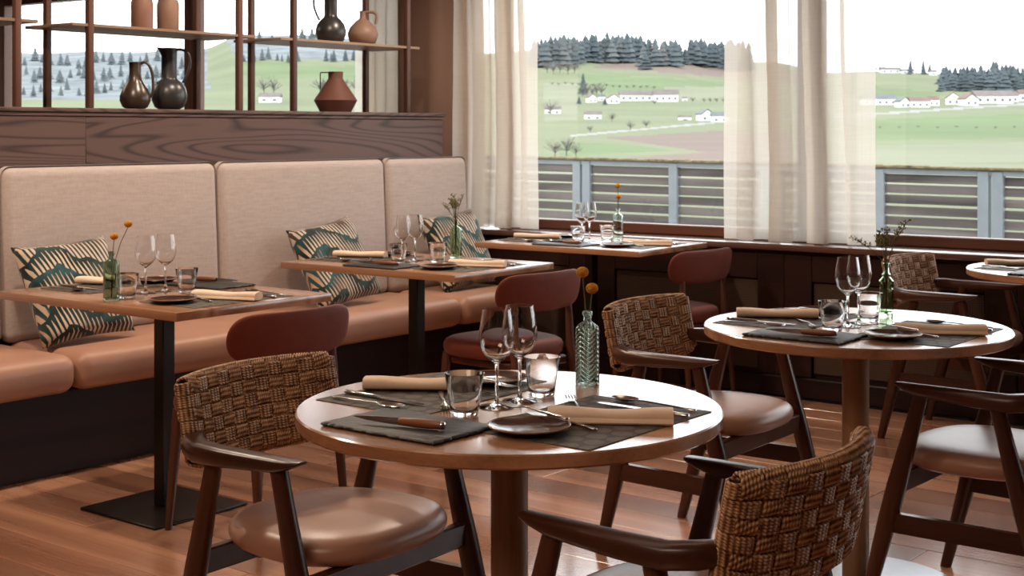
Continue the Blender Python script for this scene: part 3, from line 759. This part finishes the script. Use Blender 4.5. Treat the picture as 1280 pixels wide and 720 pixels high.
house(1262, 127, 18, 12, 'house_roof', 'white barn right of the big farm', .8, nwin=2)
house(1280, 126, 16, 14, 'house_roof_red', 'pale house at the right picture edge', .9, nwin=2)
house(1112, 91, 24, 7, 'house_roof', 'long farm on the hilltop skyline', .5, nwin=3)
house(1134, 92, 16, 6, 'house_roof_slate', 'white house on the hilltop skyline', .6, nwin=2)
house(1166, 94, 9, 7, 'house_roof', 'small house at the edge of the hilltop wood', .8, nwin=1)
house(338, 128, 26, 12, 'house_roof', 'pale house seen low through the shelf', .6, nwin=2)

# ------------------------------------------------------------------ tables
def round_table():
    o = empty('round_table'); r = .432
    MB().lathe([(.001, .722), (r-.004, .722), (r, .726), (r, .747), (r-.003, .75), (.001, .75)], 96).build('table_top', M['oak_top'], o)
    MB().lathe([(.001, .012), (.038, .012), (.038, .700), (.001, .700)], 36).build('post', M['oak_post'], o)
    MB().lathe([(.001, .700), (.16, .700), (.16, .722), (.001, .722)], 36).build('top_plate', M['black_steel'], o)
    MB().lathe([(.001, 0), (.298, 0), (.30, .003), (.298, .009), (.05, .0115), (.001, .0115)], 64).build('base', M['base_steel'], o)
    return o
RT = Proto(round_table)
RTS = [((-1.755, 2.25), 'round oak table in the foreground set for two'), ((-1.69, 3.785), 'round oak table behind the foreground one on the right'), ((-1.66, 5.86), 'round oak table cut off by the right picture edge near the sill')]
for c, lab in RTS: RT.put((c[0], c[1], 0), 0, lab, 'table', 'round oak dining tables')
def rect_table():
    o = empty('rectangular_table')
    MB().rbox(-.482, .482, -.335, .335, .722, .75, .003, 2).build('table_top', M['oak_top'], o)
    MB().rbox(-.026, .026, -.026, .026, .010, .715, .003, 1).build('post', M['black_steel'], o)
    MB().rbox(-.12, .12, -.12, .12, .715, .722, .002, 1).build('top_plate', M['black_steel'], o)
    MB().rbox(-.205, .205, -.2, .2, 0, .010, .003, 1).build('base_plate', M['black_steel'], o)
    return o
TT = Proto(rect_table)
TTS = [((-3.945, 3.105), 0, 'rectangular oak table at the near left end of the banquette'), ((-3.996, 4.478), 1.0, 'rectangular oak table at the middle of the banquette'), ((-4.026, 5.83), 1.5, 'rectangular oak table under the window with a pale bottle')]
for c, a, lab in TTS: TT.put((c[0], c[1], 0), radians(a), lab, 'table', 'rectangular oak tables along the banquette')

# ------------------------------------------------------------------ woven armchair
def ellipse_ring(c, rx, ry, n=10, p=2.0):
    out = []
    for k in range(n):
        a = 2*pi*k/n; ca, sa = cos(a), sin(a)
        out.append((c[0]+rx*math.copysign(abs(ca)**(2/p), ca), c[1]+ry*math.copysign(abs(sa)**(2/p), sa), c[2]))
    return out
def leg(m, foot, top, prof, n=12):
    rings = []
    for t, rx, ry in prof:
        rings.append(ellipse_ring([foot[i]+(top[i]-foot[i])*t for i in range(3)], rx, ry, n, 2.5))
    return m.loft(rings)
PWD, ZT, ZB = .232, .752, .562
NC, NR = 11, 6
def pan(x, m_, off):
    """point of the backrest surface: x across, m_ 0..1 up, off = offset along the normal (forward positive)"""
    zb = ZB+.022*(abs(x)/PWD)**5; z = zb+(ZT-zb)*m_
    y = -.302+1.15*x*x+(ZT-z)*.20
    nx, ny = -2.3*x, 1.0; l = sqrt(nx*nx+ny*ny)
    return (x+off*nx/l, y+off*ny/l, z+off*.18)
def sq(c): return max(-1, min(1, 1.5*c))
def strap_h(i):
    m = MB(); A = .0052; T = .0135; K = NC*4
    for s in range(5):
        mz = (i+.5+(s-2)*.185)/NR; pts = []
        for side in (1, -1):
            for k in range(K+1):
                kk = k if side == 1 else K-k
                x = -PWD+2*PWD*kk/K; col = (x+PWD)/(2*PWD)*NC-.5
                pts.append(pan(x, mz, side*(T+A*(1 if i % 2 == 0 else -1)*sq(cos(pi*col)))))
            xe = PWD*(1 if side == 1 else -1)
            for a in (.25, .5, .75):
                an = pi/2-pi*a if side == 1 else -pi/2-pi*a
                pts.append(pan(xe+(.012*cos(an))*(1), mz, (T)*sin(an)))
        m.tube(pts, .0037, 5, True, True)
    return m
def strap_v(j):
    m = MB(); A = .0052; T = .0135; K = NR*4; cw = 2*PWD/NC
    for s in range(6):
        x = -PWD+cw*(j+.5+(s-2.5)*.155); pts = []
        for side in (1, -1):
            for k in range(K+1):
                kk = k if side == 1 else K-k
                mz = kk/K; row = mz*NR-.5
                pts.append(pan(x, mz, side*(T-A*(1 if j % 2 == 0 else -1)*sq(cos(pi*row)))))
            ze = 1 if side == 1 else 0
            for a in (.25, .5, .75):
                an = pi/2-pi*a if side == 1 else -pi/2-pi*a
                pts.append(pan(x, ze+.055*cos(an), T*sin(an)))
        m.tube(pts, .0036, 5, True, True)
    return m
def arm(sd):
    path = [(.206, -.216, .606, .016, .034), (.226, -.206, .610, .022, .042), (.252, -.180, .613, .026, .046), (.271, -.135, .614, .027, .046), (.276, -.05, .614, .027, .042), (.274, .04, .613, .026, .036), (.272, .10, .614, .025, .031), (.271, .135, .620, .023, .021), (.270, .162, .627, .019, .010), (.270, .168, .629, .014, .006)]
    rings = []
    for i, (x, y, zc, hw, hh) in enumerate(path):
        a = path[max(i-1, 0)]; b = path[min(i+1, len(path)-1)]; tx, ty = b[0]-a[0], b[1]-a[1]; l = sqrt(tx*tx+ty*ty); nx, ny = -ty/l, tx/l
        zt = .645-.004*i/9+(.004 if i < 3 else 0); zc = zt-hh/2; r = []
        for k in range(14):
            an = 2*pi*k/14; ca, sa = cos(an), sin(an); u = hw*math.copysign(abs(ca)**.62, ca); v = hh/2*math.copysign(abs(sa)**.62, sa)
            r.append((sd*(x-nx*u), y-ny*u, zc+v))
        rings.append(r)
    return MB().loft(rings)
def seat_pad(hw, y0, y1, n, prof, narrow=.0, N=48):
    rings = []
    yc = (y0+y1)/2; hd = (y1-y0)/2
    for sc, z in prof:
        r = []
        for k in range(N):
            a = 2*pi*k/N; ca, sa = cos(a), sin(a)
            x = math.copysign(abs(ca)**(2/n), ca); y = math.copysign(abs(sa)**(2/n), sa)
            wx = hw*(1-narrow*(.5-y*.5))
            r.append((wx*sc*x, yc+(hd-(1-sc)*hd*1.0)*y, z))
        rings.append(r)
    return MB().loft(rings)
def armchair():
    o = empty('armchair')
    st = empty  # noqa
    back = MB()
    # core of the back panel that the rope is wound on
    rings = []
    for i in range(13):
        x = -PWD+2*PWD*i/12
        rings.append([pan(x, .02, -.008), pan(x, .02, .008), pan(x, .98, .008), pan(x, .98, -.008)])
    b = back.loft(rings).build('backrest', M['walnut'], o)
    for i in range(NR): strap_h(i).build('strap', M['rope'], b, angle=180)
    for j in range(NC): strap_v(j).build('strap', M['rope'], b, angle=180)
    for sd in (1, -1):
        arm(sd).build('armrest', M['walnut'], o, angle=50)
        pr = [(0, .013, .016), (.03, .014, .017), (.45, .021, .027), (.6, .0215, .027), (.85, .018, .021), (1, .017, .019)]
        leg(MB(), (sd*.276, .262, 0), (sd*.268, .098, .622), pr).build('leg', M['walnut_z'], o)
        leg(MB(), (sd*.250, -.258, 0), (sd*.262, -.098, .618), pr).build('leg', M['walnut_z'], o)
        yf, yr = .262-.164*.265/.622, -.258+.16*.265/.618
        m = MB(); hx = [(sd*.258, yr), (sd*.274, yf)]
        m.loft([[(x-.010, y, .240), (x+.010, y, .240), (x+.010, y, .292), (x-.010, y, .292)] for x, y in hx]).build('side_stretcher', M['walnut'], o)
    m = MB().rbox(-.262, .262, .150, .176, .345, .400, .004, 1); m.build('front_rail', M['walnut'], o)
    m = MB().rbox(-.245, .245, -.176, -.152, .345, .400, .004, 1); m.build('rear_rail', M['walnut'], o)
    seat_pad(.248, -.215, .232, 2.5, [(.80, .398), (.90, .401), (.965, .409), (.995, .421), (1.0, .431), (.985, .443), (.94, .453), (.85, .460), (.65, .464), (.35, .4655), (.01, .466)], .12).build('seat', M['seat_leather'], o, angle=180)
    return o
AC = Proto(armchair)
for p, a, lab in (((-2.248, 2.24), -88.3, 'woven rope armchair on the left of the foreground round table'), ((-1.325, 2.225), 88.5, 'woven rope armchair seen from behind at the bottom right'),
                  ((-2.201, 3.861), -89.4, 'woven rope armchair left of the second round table'), ((-1.305, 3.845), 87.7, 'armchair with tan seat cut off at the right picture edge'),
                  ((-2.16, 5.93), -91.6, 'woven rope armchair in front of the window sill behind the green bottle')):
    AC.put((p[0], p[1], 0), radians(a), lab, 'chair', 'woven rope armchairs')

# ------------------------------------------------------------------ upholstered side chair
def side_chair():
    o = empty('side_chair'); N = 36; rings = []
    for i in range(N+1):
        t = sin(pi/2*(-1+2*i/N)); x = .252*t
        edge = max(0, 1-abs(t)**8)**.5
        hz = .077*max(edge, .03)*(1+.03*(1-t*t)); zc = .664+.004*t*t; th = .017*max(edge, .05)
        y = -.238+.80*x*x-.0; dy = 1.6*x; l = sqrt(1+dy*dy); nx, ny = -dy/l, 1/l
        r = []
        for k in range(16):
            an = 2*pi*k/16; ca, sa = cos(an), sin(an); u = th*math.copysign(abs(ca)**.8, ca); v = hz*math.copysign(abs(sa)**.55, sa)
            r.append((x+nx*u, y+ny*u-.16*v, zc+v))
        rings.append(r)
    MB().loft(rings).build('backrest', M['terracotta'], o, angle=180)
    seat_pad(.232, -.225, .228, 2.9, [(.82, .388), (.93, .391), (.98, .402), (1.0, .420), (.995, .436), (.965, .450), (.90, .459), (.75, .465), (.45, .468), (.01, .469)], .10).build('seat', M['terracotta'], o, angle=180)
    for sd in (1, -1):
        leg(MB(), (sd*.188, .198, 0), (sd*.172, .165, .40), [(0, .011, .011), (.9, .019, .019), (1, .018, .018)]).build('leg', M['red_wood'], o)
        m = MB(); pts = [((sd*.180, -.262, 0), .011), ((sd*.172, -.225, .36), .018), ((sd*.170, -.212, .43), .0185), ((sd*.168, -.208, .54), .016), ((sd*.166, -.206, .605), .012)]
        m.tube([p for p, _ in pts], [r for _, r in pts], 12).build('leg', M['red_wood'], o)
    MB().rbox(-.165, .165, -.20, .175, .352, .386, .006, 1).build('seat_frame', M['red_wood'], o)
    return o
SC = Proto(side_chair)
for p, a, lab in (((-3.51, 3.12), 87.3, 'terracotta upholstered side chair at the near banquette table'), ((-3.586, 4.566), 84.6, 'terracotta upholstered side chair at the middle banquette table'), ((-3.61, 5.90), 84.5, 'terracotta upholstered side chair at the table under the window')):
    SC.put((p[0], p[1], 0), radians(a), lab, 'chair', 'terracotta side chairs')

# ------------------------------------------------------------------ tableware
TZ = .7502
def cutlery_path(pts, n=8, p=2.6):
    rings = []
    for x, z, hw, ht in pts:
        rings.append([(x, hw*math.copysign(abs(cos(a))**(2/p), cos(a)), z+ht*math.copysign(abs(sin(a))**(2/p), sin(a))) for a in [2*pi*(k+.5)/n for k in range(n)]])
    return MB().loft(rings)
def fork_mesh():      # along +x, tines at x = 0
    m = cutlery_path([(.202, .0035, .004, .0014), (.200, .004, .0065, .0018), (.17, .0045, .0055, .0018), (.12, .006, .003, .0018), (.085, .008, .0026, .0018), (.066, .0055, .004, .0014), (.055, .0035, .0100, .0011), (.048, .003, .0115, .001), (.043, .003, .0115, .001)])
    for k in range(4):
        y = -.0090+.006*k
        m.loft([[(x, y-w, z-.0008), (x, y+w, z-.0008), (x, y+w, z+.0008), (x, y-w, z+.0008)] for x, z, w in ((.044, .003, .0016), (.02, .0034, .0014), (0, .0062, .0008))])
    return m
def knife_mesh():     # along +x, tip at x = 0
    m = cutlery_path([(.225, .004, .005, .002), (.222, .0045, .0075, .0036), (.19, .0045, .0070, .0036), (.13, .0045, .0055, .0034), (.122, .004, .0065, .0018)])
    m.loft([[(x, -a, .0035), (x, b, .0030), (x, b, .0040), (x, -a, .0045)] for x, a, b in ((.124, .006, .006), (.10, .007, .0095), (.05, .007, .0100), (.02, .0065, .008), (.004, .0055, .002), (0, .0045, -.001))])
    return m
def spoon_mesh():     # along +x, bowl at x = 0
    m = cutlery_path([(.202, .0035, .004, .0014), (.200, .004, .0065, .0018), (.17, .0045, .0055, .0018), (.12, .006, .003, .0018), (.075, .007, .0026, .0018), (.062, .006, .003, .0015)])
    vs = []; fs = []; nr, na = 5, 20
    for layer in (0, 1):
        for i in range(nr+1):
            for k in range(na):
                a = 2*pi*k/na; r = i/nr
                vs.append((.032+.033*r*cos(a), .0205*r*sin(a)*(1+.12*cos(a+pi)), .0015+.0070*r*r-(.0010 if layer else 0)))
    for layer in (0, 1):
        o = layer*(nr+1)*na
        for i in range(nr):
            for k in range(na): fs.append((o+i*na+k, o+i*na+(k+1) % na, o+(i+1)*na+(k+1) % na, o+(i+1)*na+k))
    for k in range(na): fs.append((nr*na+k, nr*na+(k+1) % na, (2*nr+1)*na+(k+1) % na, (2*nr+1)*na+k))
    return m.add(vs, fs)
PF = Proto(lambda: fork_mesh().build('fork', M['steel'], angle=60))
PK = Proto(lambda: knife_mesh().build('table_knife', M['steel'], angle=60))
PS = Proto(lambda: spoon_mesh().build('spoon', M['steel'], angle=60))
def mat_fn(): return MB().rbox(-.1425, .1425, -.215, .215, 0, .0016, .0006, 1).build('placemat', M['mat'])
PM = Proto(mat_fn)
def napkin_fn():
    o = empty('napkin'); N = 26; rings = []; r = random.Random(5)
    for i in range(N+1):
        t = i/N; x = -.12+.24*t; pinch = 1-.10*sin(pi*t)*sin(2.3*t+.6); hh = .0135*pinch*(1+.05*sin(9*t)); hw = .027*(1+.03*sin(7*t+1))
        ring = []
        for k in range(18):
            a = 2*pi*k/18; ca, sa = cos(a), sin(a)
            ring.append((x, hw*math.copysign(abs(ca)**.75, ca), hh+hh*math.copysign(abs(sa)**.8, sa)*(1+.06*sin(3*ca+5*t))))
        rings.append(ring)
    MB().loft(rings).build('roll', M['napkin'], o, angle=55)
    rings = []
    for i in range(N+1):
        t = i/N; x = -.1195+.239*t
        ring = [(x, y, z) for y, z in ((-.0275, .002), (-.031, .001), (-.033, .004), (-.031, .0085), (-.0265, .012+.001*sin(8*t)))]
        rings.append(ring)
    MB().loft(rings).build('fold', M['napkin'], o, angle=55)
    return o
PN = Proto(napkin_fn)
def plate_fn():
    o = empty('bread_plate')
    MB().lathe([(.001, .0035), (.040, .004), (.058, .0075), (.0745, .0135), (.0770, .0145), (.0772, .0125), (.060, .004), (.045, .0005), (.001, .0005)], 56).build('dish', M['plate'], o, angle=60)
    MB().lathe([(.0748, .0138), (.0765, .0156), (.0780, .0150), (.0776, .0126)], 56, closed=True).build('rim', M['plate_rim'], o, angle=60)
    return o
PP = Proto(plate_fn)
def slate_fn():
    r = random.Random(8); pts = []; a, b = .142, .094
    def seg(p, q, n):
        for k in range(n):
            t = k/n; j = r.uniform(-.0022, .0022) if k else 0
            dx, dy = q[0]-p[0], q[1]-p[1]; l = sqrt(dx*dx+dy*dy)
            pts.append((p[0]+dx*t-dy/l*j, p[1]+dy*t+dx/l*j))
    seg((-a, -b), (a, -b), 34); seg((a, -b), (a, b), 24); seg((a, b), (-a, b), 34); seg((-a, b), (-a, -b), 24)
    rings = []
    for z, ins in ((0, .004), (.002, .001), (.0045, .0), (.0065, .0016), (.0078, .0045)):
        rings.append([(x*(1-ins/a)+r.uniform(-.0009, .0009), y*(1-ins/b)+r.uniform(-.0009, .0009), z) for x, y in pts])
    return MB().loft(rings).build('slate_board', M['slate'], angle=25)
PSL = Proto(slate_fn)
def steak_fn():       # along +x, tip at x = 0
    o = empty('wooden_handled_knife')
    MB().loft([[(x, -.0016-a, -h+.011), (x, -.0016+.0008, -h+.011), (x, .0008, .012+c), (x, -.0008, .012+c)] for x, a, h, c in ((.100, 0, .009, .004), (.07, 0, .0075, .0035), (.03, 0, .005, .002), (0, 0, .0005, 0))]).build('blade', M['steel'], o, angle=30)
    rg = []
    for x, hw, hz in ((.097, .0055, .0062), (.105, .0068, .0076), (.14, .0082, .0090), (.17, .0080, .0088), (.190, .0065, .0072), (.192, .005, .0055)):
        rg.append([(x, hw*cos(2*pi*k/12), .0092+hz*sin(2*pi*k/12)) for k in range(12)])
    MB().loft(rg).build('handle', M['knife_wood'], o, angle=50)
    rg = [[(x, h*.95*cos(2*pi*k/12), .0092+h*sin(2*pi*k/12)) for k in range(12)] for x, h in ((.1875, .0075), (.193, .0066), (.1945, .004))]
    MB().loft(rg).build('end_cap', M['steel'], o, angle=50)
    return o
PSK = Proto(steak_fn)
def wine_fn():
    out = [(.001, 0), (.034, 0), (.036, .0008), (.036, .002), (.028, .0034), (.010, .0065), (.0048, .012), (.0036, .025), (.0034, .06), (.0036, .084), (.006, .0905), (.014, .0965), (.024, .105), (.032, .117), (.0362, .132), (.0368, .142), (.0352, .160), (.0318, .181), (.0288, .199)]
    inn = [(.0280, .1992), (.0308, .181), (.0343, .160), (.0358, .142), (.0352, .132), (.031, .118), (.0232, .1065), (.013, .0985), (.005, .0945), (.001, .0942)]
    return MB().lathe(out+inn, 48).build('wine_glass', M['glass'], angle=60)
PW_ = Proto(wine_fn)
def tumbler_fn():
    out = [(.001, 0), (.0255, 0), (.0275, .002), (.0300, .022), (.0340, .052), (.0395, .0835)]; inn = [(.0385, .0838), (.0378, .083), (.0322, .052), (.0280, .022), (.0245, .0115), (.018, .0095), (.001, .009)]
    return MB().lathe(out+inn, 48).build('tumbler', M['glass'], angle=60)
PTU = Proto(tumbler_fn)
def bottle(name, prof, mat, t=.0028):
    inn = [(max(r-t, .0008), z) for r, z in reversed(prof) if z > .006]; inn.append((.0008, .0065))
    return MB().lathe(prof+inn, 40).build(name, mat, angle=50)
B_SLIM = [(.001, 0), (.0255, 0), (.0272, .003), (.0265, .008), (.0265, .118), (.0255, .126), (.019, .133), (.0098, .1385), (.0088, .142), (.0088, .152), (.0112, .153), (.0114, .160), (.0095, .162)]
B_RIB = [(.001, 0), (.019, 0), (.021, .003)]+[(.0205+.0012*(k % 2), .006+.0045*k) for k in range(14)]+[(.0205, .072), (.0225, .078), (.0205, .084), (.0205, .100), (.0225, .106), (.018, .112), (.011, .120), (.0140, .126), (.009, .132), (.0085, .150), (.0108, .152), (.0105, .160)]
def flower(x, y, hx, hy, hz, r, label, z0=TZ+.008):
    o = empty('button_flower', (x, y, z0)); h = hz-z0
    MB().tube([(0, 0, .001), (.15*hx, .15*hy, h*.45), (hx*.55, hy*.55, h*.75), (hx, hy, h-r*.6)], .0013, 6).build('stem', M['stem'], o)
    MB().sphere((hx, hy, h), r, 16, 10, .86).build('head', M['billy'], o, angle=180)
    tag(o, label, 'flower')
def sprig(x, y, zt, label, seed, spread=.05, droop=0.0, z0=TZ+.008, neck=.16):
    r = random.Random(seed); o = empty('sprig', (x, y, z0)); m = MB(); bd = MB(); h = zt-z0
    for k in range(8):
        a = r.uniform(0, 2*pi); L = h*r.uniform(.8, 1); R = spread*r.uniform(.25, 1)
        if k == 0: a = TH+pi; R = spread*1.5; L = h*.82
        pts = [(0, 0, .002), (.004*cos(a), .004*sin(a), neck*.95), (R*.45*cos(a), R*.45*sin(a), neck+(L-neck)*.5), (R*cos(a), R*sin(a), L)]
        m.tube(pts, [.0014, .0013, .0011, .0006], 5)
        for q_ in range(26):
            t = r.uniform(.12, 1.03); p = [pts[2][i]*(1-t)+pts[3][i]*t for i in range(3)]
            if t > .0:
                b = [p[0]+r.uniform(-.011, .011), p[1]+r.uniform(-.011, .011), p[2]+r.uniform(.0, .014)]
                m.tube([p, b], [.0007, .0004], 4); bd.sphere(b, r.uniform(.0014, .0026), 6, 4, 1.5)
    m.build('stem', M['stem'], o); bd.build('bud', M['sprig'], o, angle=180)['kind'] = 'stuff'
    tag(o, label, 'plant')

def dirrot(p, q): return atan2(q[1]-p[1], q[0]-p[0])
def setting(c, rz, flip, who, table, grp, dx=0.0, nap=33.5, full=True, rt=0.0):
    """one place setting; flip 0 = the diner sits on the +X side, 1 = opposite"""
    R = Matrix.Rotation(rz+(pi if flip else 0), 3, 'Z')
    def W(x, y, z): v = R @ Vector((x+dx, y, 0)); return (c[0]+v.x, c[1]+v.y, z)
    ang = rz+(pi if flip else 0)
    PM.put(W(.215, -.017, TZ), ang, 'dark dotted placemat, %s %s' % (who, table), 'placemat', 'placemats')
    z1 = TZ+.0018
    def lay(P, tip, end, lab, cat, z=z1, grp='cutlery'):
        P.put(W(*tip, z), ang+dirrot(tip, end), '%s, %s %s' % (lab, who, table), cat, grp)
    PP.put(W(.185, -.178, z1), ang, 'brown glazed bread plate, %s %s' % (who, table), 'plate', 'bread plates')
    lay(PF, (.036, -.073), (.236, -.122), 'fork across the bread plate', 'fork', TZ+.0185, 'forks')
    lay(PF, (.085, -.048), (.285, -.100), 'fork beside the bread plate', 'fork', z1, 'forks')
    lay(PK, (.130, .118), (.355, .112), 'table knife', 'knife', z1, 'table knives')
    lay(PS, (.135, .176), (.335, .170), 'spoon', 'spoon', z1, 'spoons')
    if full:
        lay(PF, (.052, .138), (.165, .020), 'dessert fork behind the napkin', 'fork', z1, 'forks')
    PN.put(W(.255, -.012, z1+.0005), ang+radians(nap), 'rolled ivory napkin, %s %s' % (who, table), 'napkin', 'rolled napkins')
def row(c, rz, ys, table, grp, xs=None):
    R = Matrix.Rotation(rz, 3, 'Z'); xs = xs or {}
    def W(x, y, z=TZ): v = R @ Vector((x, y, 0)); return (c[0]+v.x, c[1]+v.y, z)
    PTU.put(W(xs.get('ta', -.012), ys['ta']), 0, 'clear water tumbler nearer the camera %s' % table, 'glass', 'water tumblers')
    PTU.put(W(xs.get('tb', -.012), ys['tb']), .4, 'clear water tumbler farther from the camera %s' % table, 'glass', 'water tumblers')
    PW_.put(W(xs.get('wa', -.012), ys['wa']), 0, 'stemmed wine glass, left of the two %s' % table, 'glass', 'wine glasses')
    PW_.put(W(xs.get('wb', -.012), ys['wb']), .6, 'stemmed wine glass, right of the two %s' % table, 'glass', 'wine glasses')
    PSL.put(W(xs.get('sl', -.022), ys['sl'], TZ), rz+(pi if ys['sl'] > 0 else 0), 'dark slate board %s' % table, 'board', 'slate boards')
    sg = 1 if ys['sl'] < 0 else -1
    p = (xs.get('sl', -.022)-.09*sg, ys['sl']-.062*sg*.9); q = (p[0]+.18*sg, p[1]+.042*sg)
    PSK.put(W(*p, TZ+.0086), rz+dirrot(p, q), 'wooden handled knife on the slate %s' % table, 'knife', 'wooden handled knives')
    return W(xs.get('v', -.015), ys['v'])

tabs = [(RTS[0][0], 0, 'on the foreground round table', 0.0, 33.5), (RTS[1][0], 0, 'on the second round table', 0.0, 30), (RTS[2][0], 0, 'on the round table at the right edge', 0.0, 33),
        (TTS[0][0], 0, 'on the near banquette table', .085, 20), (TTS[1][0], radians(1), 'on the middle banquette table', .085, 22), (TTS[2][0], radians(1.5), 'on the table under the window', .085, 25)]
ORD = dict(sl=-.28, ta=-.129, wa=-.026, wb=.05, tb=.126, v=.30)
rows = [ORD, dict(ORD, v=.255, tb=.12), dict(ORD), dict(sl=.235, ta=-.19, wa=-.06, wb=.025, tb=.045, v=-.262), dict(sl=-.225, ta=-.085, wa=-.035, wb=.05, tb=.05, v=.265), dict(sl=-.225, ta=-.085, wa=-.02, wb=.05, tb=.06, v=.17)]
xss = [{}, {}, {}, dict(v=.058, ta=.045, wa=-.025, wb=-.025, tb=.065, sl=-.04), dict(ta=-.03, wa=-.05, wb=-.05, tb=.075, sl=.01, v=0), dict(ta=-.02, wa=-.04, wb=-.04, tb=.06, sl=.0, v=.055)]
vpos = []
for i, ((c, rz, tb, dx, nap), ys, xs) in enumerate(zip(tabs, rows, xss)):
    right, left = ('right side', 'left side') if i < 3 else ('chair side', 'banquette side')
    setting(c, rz, 0, right, tb, None, dx, nap); setting(c, rz, 1, left, tb, None, dx, nap)
    vpos.append(row(c, rz, ys, tb, None, xs))
# bottles with flowers or sprigs
def put_bottle(i, prof, mat, label):
    b = bottle('bottle_vase', prof, mat); b.location = vpos[i]; tag(b, label, 'vase'); return vpos[i]
R_ = (cos(TH), sin(TH))
x, y, z = put_bottle(0, B_SLIM, M['glass_sage'], 'sage green embossed glass bottle vase on the foreground table')
flower(x, y, -.011*R_[0], -.011*R_[1], .998, .0142, 'higher yellow button flower in the sage green bottle')
flower(x, y, .010*R_[0], .010*R_[1], .962, .0142, 'lower yellow button flower in the sage green bottle')
x, y, z = put_bottle(3, B_SLIM, M['glass_bottle'], 'dark green glass bottle vase on the near banquette table')
flower(x, y, .056*R_[0], .056*R_[1], 1.003, .0135, 'higher yellow button flower leaning out of the dark green bottle')
flower(x, y, .009*R_[0], .009*R_[1], .962, .0135, 'lower yellow button flower in the dark green bottle')
x, y, z = put_bottle(4, B_SLIM, M['glass_leaf'], 'green glass bottle with a leafy sprig on the middle banquette table')
sprig(x, y, 1.03, 'leafy green sprig in the bottle on the middle banquette table', 3, .035)
x, y, z = put_bottle(5, B_SLIM, M['glass_pale'], 'pale mint glass bottle vase on the table under the window')
flower(x, y, -.001, 0, 1.03, .0145, 'higher button flower in the pale mint bottle')
flower(x, y, .002, .001, .975, .0145, 'lower button flower in the pale mint bottle')
x, y, z = put_bottle(1, B_RIB, M['glass_leaf'], 'ribbed leaf green glass bottle vase on the second round table')
sprig(x, y, 1.035, 'wispy sprig in the ribbed green bottle', 8, .065)
